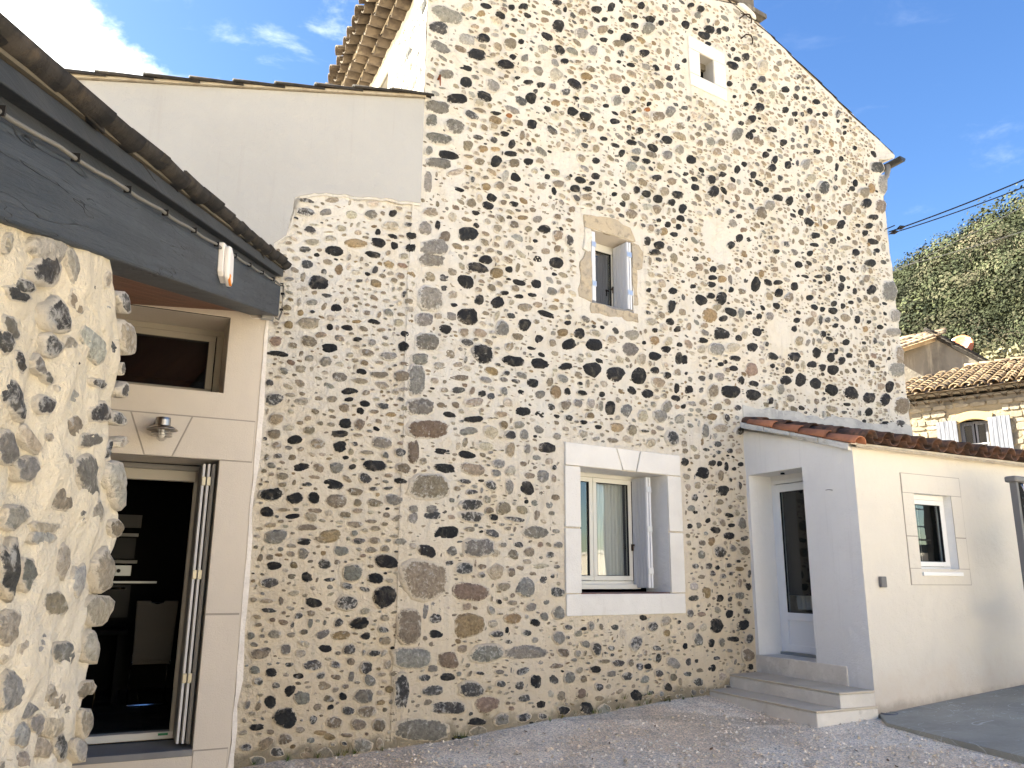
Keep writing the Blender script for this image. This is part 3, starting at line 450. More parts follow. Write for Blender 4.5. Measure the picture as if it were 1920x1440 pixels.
730 25 170 70 5 d;510 20 130 55 0 d;400 35 60 80 10 g;585 118 165 92 -3 k;770 200 180 110 0 gq;620 220 65 65 0 g;865 230 55 50 0 w;845 120 100 50 15 d;980 42 120 36 8 d;720 97 75 28 0 b;910 185 42 34 0 g;995 185 62 42 10 d;1090 115 155 75 0 g;965 238 70 55 20 b;1055 225 60 60 0 b;1170 242 60 46 0 d;1220 185 60 40 10 g;1205 108 50 28 0 l;480 220 130 75 15 k;460 380 270 250 0 b;688 318 122 82 3 d;790 308 50 36 0 r;790 355 50 40 0 d;870 335 90 90 0 w;955 340 45 60 0 b;1115 305 115 38 0 w;1210 308 38 25 0 g;1005 315 50 30 20 b;725 448 200 110 8 r;915 420 75 50 0 b;1035 425 110 125 10 g;1133 382 55 52 0 d;1210 450 100 70 10 d;380 645 145 205 0 bq;525 598 80 78 5 d;530 687 90 60 8 k;715 638 180 140 -5 o;845 553 38 52 0 g;965 600 105 60 -3 o;1065 537 75 52 -15 g;1090 622 66 46 20 k;1140 588 55 48 25 g;1220 568 82 78 0 g;1150 505 38 40 0 g;875 687 90 46 -3 d;1040 680 58 48 0 d;1222 708 78 78 0 g;395 822 225 125 0 gq;600 832 125 92 5 r;815 795 200 110 -8 g;1030 790 240 90 0 g;1250 790 75 50 10 b;1330 795 38 38 0 g;1200 865 115 32 0 b;335 1010 100 230 0 dq;465 932 90 48 0 d;595 928 92 55 0 k;512 1003 145 75 -5 d;730 998 170 100 0 d;600 1100 240 85 0 dq;820 1080 140 90 0 r;450 1225 310 130 3 gq;780 907 62 25 8 d;890 900 55 28 0 g;1018 895 100 55 -15 d;897 967 60 50 0 d;1000 975 68 60 0 d;1092 955 75 92 0 k;1188 942 75 60 10 d;1282 930 62 80 0 g;1028 1047 92 50 -3 d;1120 1080 62 50 0 k;1235 1033 48 60 0 b;1250 1115 85 55 0 k;760 1180 115 48 0 k;900 1168 85 70 -5 g;1025 1155 90 60 -15 d;1130 1148 60 40 0 d;955 1105 36 28 0 r;670 1275 130 40 -5 k;770 1235 100 60 0 b;1435 770 62 90 0 d;1515 765 50 38 15 d;1650 740 80 110 25 d;1405 640 30 60 0 g;1460 645 32 40 0 b;1535 648 62 38 0 d;1695 595 50 36 0 k;1750 645 75 65 -5 d;1275 648 50 38 0 d;1555 850 80 50 -5 d;1725 868 45 35 0 k;1865 850 80 60 30 g;1770 765 60 36 10 d;1430 885 75 46 -5 k;1605 922 78 60 0 d;1705 942 55 46 0 g;1785 908 60 50 10 d;1865 930 40 45 0 b;1360 940 48 45 0 b;1448 985 58 52 0 d;1350 1020 52 62 0 r;1655 1032 80 72 20 k;1740 1015 42 30 10 d;1835 985 60 50 30 k;1380 1105 82 75 0 k;1450 1048 62 36 0 b;1475 1115 80 70 -30 g;1750 1095 50 42 0 d;1575 1125 80 60 0 g;1640 1115 70 36 0 d;1310 1185 80 28 -8 d;1480 840 65 28 0 b;1830 680 40 36 0 o
G 1280 960 3
70 5 40 30 0 k;38 80 35 32 0 k;138 48 40 32 -20 k;88 75 36 38 0 g;260 18 60 28 15 k;275 75 36 28 0 k;182 102 70 42 10 k;258 135 75 48 5 k;330 65 55 75 0 g;345 148 55 36 -20 d;108 175 42 38 0 b;160 165 42 45 0 o;205 225 88 82 0 d;102 240 50 55 0 g;345 218 62 55 0 b;68 305 48 38 0 d;145 305 50 42 -10 d;165 345 42 42 0 d;258 300 46 30 0 d;312 277 30 22 0 k;270 347 32 26 0 d;228 362 36 32 0 d;105 363 55 28 0 b;320 320 48 26 0 o;372 348 22 62 0 d;128 455 52 80 0 o;318 400 28 60 0 b;60 485 68 42 0 d;208 485 40 48 0 k;263 490 28 40 0 d;366 420 38 50 0 k;183 407 24 28 0 g;60 418 48 46 0 l;40 572 42 48 0 g;262 572 44 52 0 k;105 575 50 28 0 r;358 558 50 42 0 d;188 640 90 90 0 k;340 635 68 65 0 k;40 642 48 46 -20 g;85 720 55 80 0 g;158 737 42 52 0 k;218 735 36 55 0 g;285 715 70 36 0 k;372 712 58 66 0 d;12 755 30 45 0 k;28 842 38 58 0 d;75 838 28 28 0 k;185 822 50 28 0 d;365 805 70 80 0 b;158 875 62 52 -10 k;85 955 70 58 0 d;25 910 55 38 0 d;382 872 30 40 0 k;95 890 45 28 0 b;262 780 36 24 0 g;60 1015 30 36 0 g;105 1010 25 30 0 g
A 500 0 3
220 1130 120 32 10 d;370 1127 85 35 0 w;510 1125 50 16 0 l;600 1145 75 40 5 w;720 1135 58 50 10 k;220 1195 125 60 8 d;335 1195 75 40 0 l;475 1210 80 45 5 w;585 1208 85 55 0 g;710 1200 50 40 -10 k;812 1185 78 85 0 gq;815 1100 85 35 0 l;700 1272 100 55 5 w;795 1265 60 35 0 d;245 1295 90 45 20 d;420 1285 60 38 5 w;265 1265 65 14 5 w;350 1305 60 10 0 w;625 1307 35 40 0 k;708 1330 65 28 10 k;815 1328 65 50 5 k;360 1342 75 30 5 w;255 1362 90 40 0 w;500 1370 135 55 5 o;628 1365 90 60 15 k;718 1382 45 45 0 k;810 1395 58 55 15 k;215 1405 75 45 0 d;380 1412 110 65 15 k;600 1432 90 40 10 k
A 0 480 3
1728 48 80 60 10 d;1822 90 40 38 0 d;1905 80 50 70 0 o;1795 150 138 85 5 k;1700 185 80 28 0 w;1755 262 70 38 0 l;1890 295 70 55 0 k;1690 320 36 36 0 o;1735 378 130 70 0 w;1625 388 50 52 0 o;1755 315 36 26 0 d;1805 445 75 36 0 b;1735 480 90 65 15 b;1855 400 40 38 0 k;1900 460 40 40 0 g;1550 480 80 60 0 r
A 430 600 3.43
505 22 145 60 0 b;818 10 65 25 0 o;930 12 85 36 10 k;757 50 88 36 10 k;645 45 45 38 0 k;590 97 75 36 0 b;512 140 110 80 15 b;708 120 80 45 25 b;822 125 60 36 0 k;1130 90 60 40 20 k;645 180 112 62 0 k;888 212 100 48 15 b;1120 172 78 75 0 k;975 65 60 28 0 b;918 145 50 48 0 g;1025 232 120 55 3 g;315 218 145 42 8 k;512 248 62 50 0 g;618 268 82 72 0 g;850 332 65 40 10 k;967 353 115 46 3 b;1112 362 100 78 0 b;708 368 108 75 0 g;840 392 112 42 8 b;352 330 65 50 20 g;985 420 95 50 10 w;770 458 125 48 3 k;637 425 80 50 20 g;258 405 60 50 0 d;287 512 145 95 0 d;768 512 68 34 0 k;878 468 52 38 0 b;870 538 75 45 15 k;990 555 82 50 5 d;658 510 78 46 0 b;465 525 100 50 5 w;842 585 55 45 25 k;738 568 75 60 0 b;930 590 65 30 0 b;1040 608 68 30 5 o;303 638 100 80 5 b;745 665 90 68 8 k;838 672 75 75 30 b;515 710 85 55 0 b;385 695 75 46 0 w;708 732 125 55 5 k;422 770 98 68 0 k;568 797 105 75 3 b;708 815 102 76 0 k;808 798 40 36 0 d;980 790 130 85 0 g;290 735 85 75 20 b;828 740 65 22 5 b;1018 690 50 28 10 w;945 700 48 28 30 k;1100 853 88 66 0 d;885 852 95 28 3 b;313 875 68 45 0 d;402 885 62 42 0 b;748 885 46 30 0 k;1002 870 45 45 0 g;937 937 162 85 8 k;460 945 115 60 -10 k;575 952 80 68 20 b;688 950 98 80 0 g;790 945 52 40 -20 k;270 935 60 45 0 g;1120 955 95 75 0 b;1100 1035 92 46 5 k;875 1020 105 75 15 d;340 1005 80 55 0 b;668 1058 150 80 8 k;548 1010 80 28 3 b;755 1022 80 40 30 b;497 1058 75 36 0 d;810 1105 105 55 10 b;1022 1082 85 26 -5 d;265 1122 175 90 0 k;422 1148 118 88 -5 k;545 1145 82 88 0 k;690 1165 155 95 0 b;937 1177 108 58 3 b;1058 1158 122 75 5 g;825 1175 55 55 0 b;242 1235 88 72 10 k;350 1222 95 24 0 b;410 1262 110 34 -5 k;525 1265 90 70 0 w;745 1255 90 50 5 b;550 1228 105 36 0 b;825 1228 65 38 0 b;265 1320 85 32 -5 b;500 1335 150 45 -3 b;810 1315 110 45 5 b;910 1295 80 28 5 b;940 1340 75 36 0 b;1080 1275 70 40 -20 b;298 1392 150 95 -5 g;648 1390 140 90 -8 o;480 1418 105 40 0 d;1165 1370 65 30 0 b;1180 1255 60 120 5 g;835 1418 90 36 0 g;935 1418 75 46 0 b;1100 1425 90 46 0 g;1060 1390 55 24 0 b
A 430 1010 3.349
595 5 130 55 0 b;280 10 130 50 0 g;470 20 95 45 0 k;810 18 75 36 -10 d;912 15 75 36 5 b;1090 38 120 46 12 b;465 95 75 80 20 g;700 78 100 68 0 g;588 90 38 36 0 o;595 160 98 82 10 d;280 170 100 60 -5 k;405 168 55 46 0 o;487 242 82 72 0 k;252 277 145 75 -3 d;770 215 130 120 10 g;987 145 165 92 5 k;915 250 118 72 5 k;738 297 90 48 10 d;848 318 80 36 10 d;975 365 170 155 -5 k;738 405 162 115 5 d;528 402 125 70 10 k;628 258 95 30 -5 d;232 392 95 30 0 b;245 450 110 38 3 d;528 310 50 36 0 w;630 303 46 32 0 g;685 528 72 65 -20 d;815 530 135 85 -15 k;975 498 60 45 5 w;965 573 82 48 5 d;980 640 75 52 0 b;855 612 75 50 -10 k;700 608 125 60 -8 o;585 600 100 55 -25 g;285 600 100 55 -5 w;602 690 95 55 5 k;470 660 88 36 20 w;352 695 72 82 5 g;445 722 75 55 0 w;755 695 85 85 15 d;195 720 140 70 -8 b;910 720 90 46 0 d;970 720 30 60 40 w;522 793 145 88 -10 d;665 792 78 58 15 d;375 790 75 36 -5 d;765 772 55 46 0 b;858 810 95 92 0 d;880 890 82 85 0 g;262 840 78 72 0 k;160 825 75 60 10 g;432 862 82 44 3 k;572 858 82 55 -10 d;670 868 70 40 5 b;155 665 58 30 5 g;590 922 98 60 0 b;378 953 88 65 -35 k;455 1000 105 98 0 g;292 920 60 55 10 d;258 1025 78 98 0 k;845 988 135 95 5 g;712 990 52 60 10 k;620 1005 80 50 15 b;350 1122 165 150 0 k;100 1082 108 98 0 k;745 1080 92 65 5 d;865 1085 130 80 -15 b;525 1135 62 75 0 d;658 1155 118 80 0 b;810 1165 112 78 0 b;635 1058 48 36 -20 k;170 1183 105 48 -3 k;940 1170 92 88 0 b;572 1218 95 32 5 o;735 1233 85 28 0 b;625 1243 78 50 5 o;350 1260 92 80 -15 b;228 1285 110 70 -30 b;105 1310 85 60 0 d;298 1340 98 75 -5 d;835 1300 130 95 10 g;720 1287 40 34 0 d;180 1395 108 65 0 g;595 1365 110 110 0 b;495 1325 50 36 0 b;945 1290 50 70 0 b;480 1360 70 50 0 b;325 1420 90 50 0 b;135 610 50 50 0 g
P 0 400 4.8
430 320 330 300 42 l;405 510 290 310 40 k;640 460 110 320 -12 b;70 270 70 200 8 b;200 650 230 130 20 d;150 730 240 130 30 d;800 630 75 200 -25 d;965 600 50 150 5 w;510 930 260 320 -10 k;670 800 90 280 -15 o;90 1020 130 220 -35 g;20 1150 190 240 10 k;460 1190 180 240 -35 k;620 1170 115 160 0 b;170 1330 90 210 -20 d;840 1180 210 340 -35 l;1000 1210 75 180 -10 d;1115 800 110 190 -25 k;1140 1110 130 320 -5 b;655 1370 130 110 20 d;350 1370 90 200 -25 g;1100 1400 30 120 0 g
P 0 700 4.8
90 210 220 440 -18 k;400 280 170 200 15 k;610 190 240 140 20 b;890 90 140 100 30 d;1115 155 95 120 0 k;430 40 80 120 -30 g;890 350 220 190 -20 k;1060 410 150 130 30 k;650 480 170 220 -15 o;800 600 250 140 -12 g;960 690 60 170 20 k;50 670 200 320 0 g;260 600 140 260 -35 w;230 860 240 220 0 b;560 800 150 340 0 b;770 920 270 360 -5 g;1040 990 190 400 -3 b;540 1130 230 240 -30 r;130 1300 230 230 20 b;400 1390 230 120 0 b;740 1290 110 170 0 g;870 1250 130 180 5 b;1040 1390 140 140 0 o;1105 620 60 100 20 w;440 580 90 90 30 b
P 0 1000 3.273
45 220 130 370 0 k;250 30 160 100 0 b;160 250 90 250 5 g;370 180 100 190 0 w;470 290 90 230 5 b;630 230 130 270 0 w;330 430 140 180 -10 o;600 470 180 190 0 b;45 580 160 220 -10 b;150 700 90 170 10 b;245 700 120 170 0 b;210 790 110 110 0 b;385 740 170 150 -30 g;550 700 120 190 5 b;60 980 180 260 0 b;220 930 120 90 -10 w;330 1010 160 150 10 w;520 960 140 90 -35 o;150 1080 140 110 0 l;220 1170 90 130 0 l;320 1190 150 130 0 w;360 1310 90 180 0 d;120 1240 140 140 0 l;250 1320 120 130 0 w;520 1160 70 220 5 b;490 1330 80 160 0 b;120 1390 140 110 0 w;400 1080 70 60 0 w
'''
# ---------------------------------------------------------------- setting: ground, slab, hill
def grid_mesh(name,xs,ys,fz,mt):
    mb=MB(); nx,ny=len(xs),len(ys)
    mb.v=[(x,y,fz(x,y)) for x in xs for y in ys]
    mb.f=[(i*ny+j,(i+1)*ny+j,(i+1)*ny+j+1,i*ny+j+1) for i in range(nx-1) for j in range(ny-1)]
    o=obj(name,mb,mt,smooth=True,fix=False); return o
def ax(lo,hi,near,step): 
    r=list(np.arange(-near,near+1e-6,step)); a=near
    while a<hi: a*=1.35; r.append(a)
    a=-near; l=[]
    while a>lo: a*=1.35; l.append(a)
    return l[::-1]+r
def gfun(x,y):
    p_=np.array([x,y,0.]); dw=min(abs((p_-G.o)@G.n) if (p_-G.o)@G.u>-.2 else 9,abs((p_-A.o)@A.n) if (p_-A.o)@A.u<.2 else 9)
    z=gz(x,y)+.10*max(0,1-dw/1.1)**1.5; k=.012*hsh(x*1.3,y*1.7)+.008*hsh(x*5,y*4,2)
    return z+k
gr=grid_mesh('gravel_yard',ax(-500,600,16,.5),ax(-500,700,16,.5),gfun,'gravel'); tag(gr,kind='structure')
# concrete slab right of the lean-to: rises with the ground, a step above the gravel
sl0=D.p(-1.83,-.0,0)
q0=E.p(.06,.0,0); q1=E.p(7,.0,0)
f0=ray(1662,1345)*(8.70)/ray(1662,1345)[1]; f1=ray(1920,1412)*7.23/ray(1920,1412)[1]
fd=(f1-f0)[:2]; f2=f0[:2]+fd*3.2
q2=np.array([q1[0]+2,q1[1]-3.])
ring=[(f0[0],f0[1]),(f2[0],f2[1]),(f2[0]+5,f2[1]+2),(q1[0],q1[1]),(q0[0],q0[1])]
def sz(x,y):
    k=((np.array([x,y])-q0[:2])@E.u[:2]); return .085+.062*max(-1,k)
mb=MB(); n=len(ring)
mb.add([(x,y,sz(x,y)) for x,y in ring]+[(x,y,sz(x,y)-.16) for x,y in ring],[tuple(range(n)),tuple(range(n,2*n))[::-1]]+[(i,(i+1)%n,n+(i+1)%n,n+i) for i in range(n)])
tag(obj('concrete_terrace',mb,'slab'),kind='structure')
# loose gravel: nobody could count it
def scatter_gravel():
    pts=[]
    cam2=np.array([0,0.])
    N=60000; xs=rng.uniform(-2.6,9,N); ys=rng.uniform(4.2,11.,N)
    x0,y0=f0[0],f0[1]; ed=np.array(fd)/np.linalg.norm(fd); nn=np.array([-ed[1],ed[0]])
    for x,y in zip(xs,ys):
        # keep in front of walls and off the slab
        if (np.array([x,y,0])-G.o)@G.n<.0: continue
        if (np.array([x,y,0])-A.o)@A.n<.0: continue
        if (np.array([x,y,0])-P.o)@P.n<-.1: continue
        side=(np.array([x,y])-np.array([x0,y0]))@nn
        if side>0 and x>x0-.3: continue
        r=np.hypot(x,y)
        if rng.random()<(r-5.)/9: continue
        pts.append((x,y))
    pts=np.array(pts); n=len(pts)
    base=np.array([[1,0,0],[0,1,0],[-1,0,0],[0,-1,0],[0,0,.8],[0,0,-.6]]); F=[(0,1,4),(1,2,4),(2,3,4),(3,0,4)]
    sz_=rng.lognormal(-4.75,.55,n).clip(.003,.021)
    V=base[None]*sz_[:,None,None]*rng.uniform(.6,1.4,(n,6,3)); an=rng.uniform(0,6.28,n); c,s=np.cos(an),np.sin(an)
    X=V[:,:,0]*c[:,None]-V[:,:,1]*s[:,None]; Y=V[:,:,0]*s[:,None]+V[:,:,1]*c[:,None]
    Z=V[:,:,2]+np.array([gfun(a,b) for a,b in pts])[:,None]+sz_[:,None]*.25
    VV=np.stack([X+pts[:,0:1],Y+pts[:,1:2],Z],2).reshape(-1,3)
    FF=(np.array(F)[None]+6*np.arange(n)[:,None,None]).reshape(-1,3)
    me=bpy.data.meshes.new('loose_gravel'); me.from_pydata(VV.tolist(),[],FF.tolist())
    pal=np.array([[.84,.70,.55],[.84,.72,.58],[.70,.56,.41],[.50,.43,.35],[.84,.74,.61],[.74,.58,.39]])
    cc=pal[rng.integers(0,6,n)]*rng.uniform(.7,1.15,(n,1)); C4=np.repeat(np.hstack([cc,np.ones((n,1))]),6,0)
    at=me.color_attributes.new('col','FLOAT_COLOR','POINT'); at.data.foreach_set('color',C4.ravel().astype(np.float32))
    o=link('loose_gravel',me,'pebble'); tag(o,'loose pinkish beige gravel scattered over the yard','gravel',kind='stuff')
scatter_gravel()
# hillside
def az_of(x): r=ray(x,700); return math.degrees(math.atan2(r[0],r[1]))
def el_of(x,y): r=ray(x,y); return math.atan2(r[2],math.hypot(r[0],r[1]))
sky_pts=[(1300,640),(1500,585),(1600,545),(1680,506),(1740,462),(1800,428),(1860,402),(1920,372),(2100,300),(2400,230),(2800,240)]
HA=[az_of(p[0]) for p in sky_pts]; HE=[el_of(*p) for p in sky_pts]
R0h,R1h=48.,130.
def hillz(az,r):
    e_=np.interp(az,HA,HE); top=R1h*math.tan(e_)-3.4
    k=(r-R0h)/(R1h-R0h); k=max(0,min(1,k)); return top*(k**.88)+1.2*hsh(az*.35,r*.07)*k*(1-k)*4
mb=MB(); azs=np.arange(4,62,1.); rs=np.linspace(R0h,R1h+45,34)
def hp(az,r):
    z=hillz(az,r) if r<=R1h else hillz(az,R1h)-(r-R1h)*.35
    return (r*math.sin(math.radians(az)),r*math.cos(math.radians(az)),z)
mb.v=[hp(a_,r) for a_ in azs for r in rs]; nr=len(rs)
mb.f=[(i*nr+j,(i+1)*nr+j,(i+1)*nr+j+1,i*nr+j+1) for i in range(len(azs)-1) for j in range(nr-1)]
tag(obj('hillside',mb,'earth',smooth=True),kind='structure')
def hill_wood():
    K=8; crowns=[]
    for k in range(K):
        n=380; d=rng.normal(size=(n,3)); d/=np.linalg.norm(d,axis=1)[:,None]; d[:,2]=np.abs(d[:,2])*1.0-.1
        rad=rng.uniform(.55,1.05,n); 
        # a few lobes
        L=rng.normal(size=(4,3)); L/=np.linalg.norm(L,axis=1)[:,None]; L[:,2]=abs(L[:,2])
        rad*= .75+.35*np.max(np.clip(d@L.T,0,1),axis=1)
        c=d*rad[:,None]
        nd=d+rng.normal(size=(n,3))*.24; nd/=np.linalg.norm(nd,axis=1)[:,None]; t1=np.cross(nd,rng.normal(size=(n,3))); t1/=np.linalg.norm(t1,axis=1)[:,None]; t2=np.cross(nd,t1)
        s=rng.uniform(.028,.066,n)[:,None]
        q=np.stack([c-t1*s,c+t2*s*.8,c+t1*s,c-t2*s*.8],1); crowns.append(q)
    V=[];C=[]
    N=1650
    for i in range(N):
        az=rng.uniform(20,47); r=R0h+(R1h+3-R0h)*rng.random()**.7
        if az>44 and rng.random()<.5: continue
        x,y,z=hp(az,min(r,R1h)); r=min(r,R1h)
        x,y=r*math.sin(math.radians(az)),r*math.cos(math.radians(az))
        s=rng.uniform(1.2,3.3)*(.55+.6*r/R1h)
        if rng.random()<.06: s*=1.35
        an=rng.uniform(0,6.28); q=crowns[rng.integers(K)]
        ca,sa=math.cos(an),math.sin(an); M=np.array([[ca,-sa,0],[sa,ca,0],[0,0,1.]])
        qq=(q@M.T)*s*np.array([1,1,rng.uniform(.8,1.15)])+np.array([x,y,z+.42*s])
        V.append(qq.reshape(-1,3))
        u=rng.random()
        col=np.array([.052,.062,.034]) if u<.45 else np.array([.070,.080,.040]) if u<.70 else np.array([.085,.084,.052]) if u<.86 else np.array([.034,.042,.025]) if u<.95 else np.array([.10,.088,.06])
        pm=.5+.5*hsh(x*.06,y*.06+z*.09); col=col*(.50+.48*pm)*rng.uniform(.5,1.5)
        cc=np.repeat(col[None]*rng.uniform(.75,1.25,(len(q),1)),4,0); C.append(np.hstack([cc,np.ones((len(cc),1))]))
    V=np.vstack(V); C=np.vstack(C); F=np.arange(len(V)).reshape(-1,4)
    me=bpy.data.meshes.new('scrub_wood'); me.vertices.add(len(V)); me.vertices.foreach_set('co',V.ravel().astype(np.float32))
    me.loops.add(len(V)); me.loops.foreach_set('vertex_index',F.ravel().astype(np.int32)); me.polygons.add(len(F)); me.polygons.foreach_set('loop_start',(np.arange(len(F))*4).astype(np.int32)); me.polygons.foreach_set('loop_total',np.full(len(F),4,np.int32)); me.update()
    at=me.color_attributes.new('col','FLOAT_COLOR','POINT'); at.data.foreach_set('color',C.ravel().astype(np.float32))
    tag(link('scrub_wood',me,'leaf'),'olive green scrub oak wood covering the hillside','wood',kind='stuff')
hill_wood()

def weeds():
    V=[];F=[];C=[]
    for i in range(46):
        if rng.random()<.62: s=rng.uniform(.2,4.6); p=G.p(s,rng.uniform(.01,.07),0)
        elif rng.random()<.6: s=rng.uniform(-1.3,-.05); p=A.p(s,rng.uniform(.02,.07),0)
        else: s=rng.uniform(.1,3.); p=E.p(s,rng.uniform(.0,.05),0)
        z=gfun(p[0],p[1])+(.09 if s>.1 and i%7==0 else 0); n=rng.integers(5,14); g=np.array([.07,.10,.03])*rng.uniform(.7,1.6)*np.array([rng.uniform(.8,1.7),1,1])
        for k in range(n):
            a=rng.uniform(0,6.28); L=rng.uniform(.02,.075); w=rng.uniform(.002,.005); d=np.array([math.cos(a),math.sin(a),0]); q=np.array([-d[1],d[0],0])*w; b=np.array([p[0],p[1],z])+d*rng.uniform(0,.03); t_=b+d*L*.6+np.array([0,0,L]); n0=len(V); V+=[b-q,b+q,t_]; F.append((n0,n0+1,n0+2)); C+=[(*g,1)]*3
    me=bpy.data.meshes.new('small_weeds'); me.from_pydata([tuple(v) for v in V],[],F); at=me.color_attributes.new('col','FLOAT_COLOR','POINT'); at.data.foreach_set('color',np.array(C,np.float32).ravel()); tag(link('small_weeds',me,'leaf'),'small weeds sprouting where the walls meet the gravel','weeds',kind='stuff')
    V=[];F=[];C=[]
    for i in range(150):
        x,y=rng.uniform(-1.8,5),rng.uniform(5.2,9.8)
        if (np.array([x,y,0])-G.o)@G.n<.03 or (np.array([x,y,0])-A.o)@A.n<.05 or (np.array([x,y,0])-D.o)@D.n<.9 and x>2: continue
        z=gfun(x,y)+.012; a=rng.uniform(0,6.28); L=rng.uniform(.012,.034); d=np.array([math.cos(a),math.sin(a),rng.uniform(-.3,.5)])*L; q=np.array([-math.sin(a),math.cos(a),rng.uniform(-.3,.3)])*L*.45; b=np.array([x,y,z]); n0=len(V)
        V+=[b-d,b+q,b+d,b-q]; F.append((n0,n0+1,n0+2,n0+3)); g=np.array([.16,.085,.04])*rng.uniform(.5,1.5); C+=[(*g,1)]*4
    me=bpy.data.meshes.new('dry_leaves'); me.from_pydata([tuple(v) for v in V],[],F); at=me.color_attributes.new('col','FLOAT_COLOR','POINT'); at.data.foreach_set('color',np.array(C,np.float32).ravel()); tag(link('dry_leaves',me,'leaf'),'dry brown leaf fragments blown over the gravel','leaves',kind='stuff')
weeds()
# ---------------------------------------------------------------- stones
KIND={'k':((.019,.020,.022),.13),'d':((.075,.075,.076),.52),'g':((.235,.228,.208),.44),'l':((.38,.37,.34),.34),'b':((.275,.232,.175),.42),
      'w':((.44,.395,.32),.42),'o':((.29,.215,.125),.24),'O':((.34,.14,.06),.12),'r':((.235,.175,.135),.34)}
def ring_of(n,w,h,box,jag=1.):
    e=4.5 if box else rng.uniform(2.0,2.7); p1,p2,p3=rng.uniform(0,6.28,3); a1,a2,a3=rng.uniform(.02,.10),rng.uniform(.02,.085),rng.uniform(.0,.05)
    if box: a1,a2=a1*.4,a2*.4
    r=[]
    for i in range(n):
        t=2*math.pi*i/n; c,s=math.cos(t),math.sin(t); k=(abs(c)**e+abs(s)**e)**(-1/e)
        k*=1+jag*(a1*math.sin(2*t+p1)+a2*math.sin(3*t+p2)+a3*math.sin(5*t+p3))+rng.uniform(-.065,.065)*jag*(0 if box and abs(c)>.2 and abs(s)>.2 else 1)
        r.append((c*k*w/2,s*k*h/2))
    return r
def stone_geo(W,outline,kind,full=False,proud=None):
    """outline: (s,z) ring in the wall plane -> verts, faces, rim weights, colour"""
    o=np.array(outline); n=len(o); c=o.mean(0); w=np.ptp(o[:,0]); h=np.ptp(o[:,1]); H=proud if proud else min(.042,.12*min(w,h)+.009)
    V=[];R=[]
    prof=[(1.04,-.03,1.),(1.0,.004,1.),(.93,.42*H,.86),(.78,.80*H,.6),(.45,H,.3)]
    if w<.055 and not full: prof=[(1.03,-.02,1.),(1.0,.003,1.),(.72,.75*H,.55)]
    if full: kind={'k':'d','b':'w' if rng.random()<.7 else 'l','o':'b','r':'b'}.get(kind,kind)
    if full: prof=[(.75,-.10,1.),(1.05,-.035,1.)]+[(1.0,.004,1.),(.80,.62*H,.66),(.48,.95*H,.3)]
    tilt=rng.normal(0,.22,2)
    for k,d,rm in prof:
        for i in range(n):
            q=c+(o[i]-c)*k; dd=d
            if d>.005: dd=d*rng.uniform(.55,1.35)+H*((q-c)@tilt)/max(w,h)*.9*1.2
            V.append(W.p(q[0],dd,q[1])); R.append(rm)
    V.append(W.p(c[0],H*rng.uniform(.95,1.15),c[1])); R.append(.1)
    m_=len(prof); F=[(i*n+j,i*n+(j+1)%n,(i+1)*n+(j+1)%n,(i+1)*n+j) for i in range(m_-1) for j in range(n)]
    F+=[((m_-1)*n+j,(m_-1)*n+(j+1)%n,m_*n) for j in range(n)]
    base,sm=KIND[kind]; sm+=.05 if full else 0; col=np.array(base)*rng.uniform(.78,1.25)*np.array([rng.uniform(.95,1.05),1,rng.uniform(.94,1.06)])
    if kind!='k' : col=col*rng.uniform(.85,1.15)
    zc=c[1]; low=max(0,min(1,(4.2-zc)/3.)); sm=sm+ (.16*low if kind in 'kd' else .05*low)+rng.uniform(-.10,.14)
    return V,F,R,(*col,max(0,min(1,sm)))
def stone_obj(parent,items,name,stuff=False):
    V=[];F=[];R=[];C=[]
    off=base_of(parent)
    for v,f,r,c in items:
        n=len(V); V+=[tuple(p-off) for p in v]; F+=[tuple(i+n for i in q) for q in f]; R+=r; C+=[c]*len(v)
    me=bpy.data.meshes.new(name); me.from_pydata(V,[],F)
    b=bmesh.new(); b.from_mesh(me); bmesh.ops.recalc_face_normals(b,faces=b.faces); b.to_mesh(me); b.free()
    a_=me.color_attributes.new('col','FLOAT_COLOR','POINT'); a_.data.foreach_set('color',np.array(C,np.float32).ravel())
    r_=me.attributes.new('rim','FLOAT','POINT'); r_.data.foreach_set('value',np.array(R,np.float32))
    o=link(name,me,'stone',parent,smooth=True)
    if stuff: o['kind']='stuff'
    return o
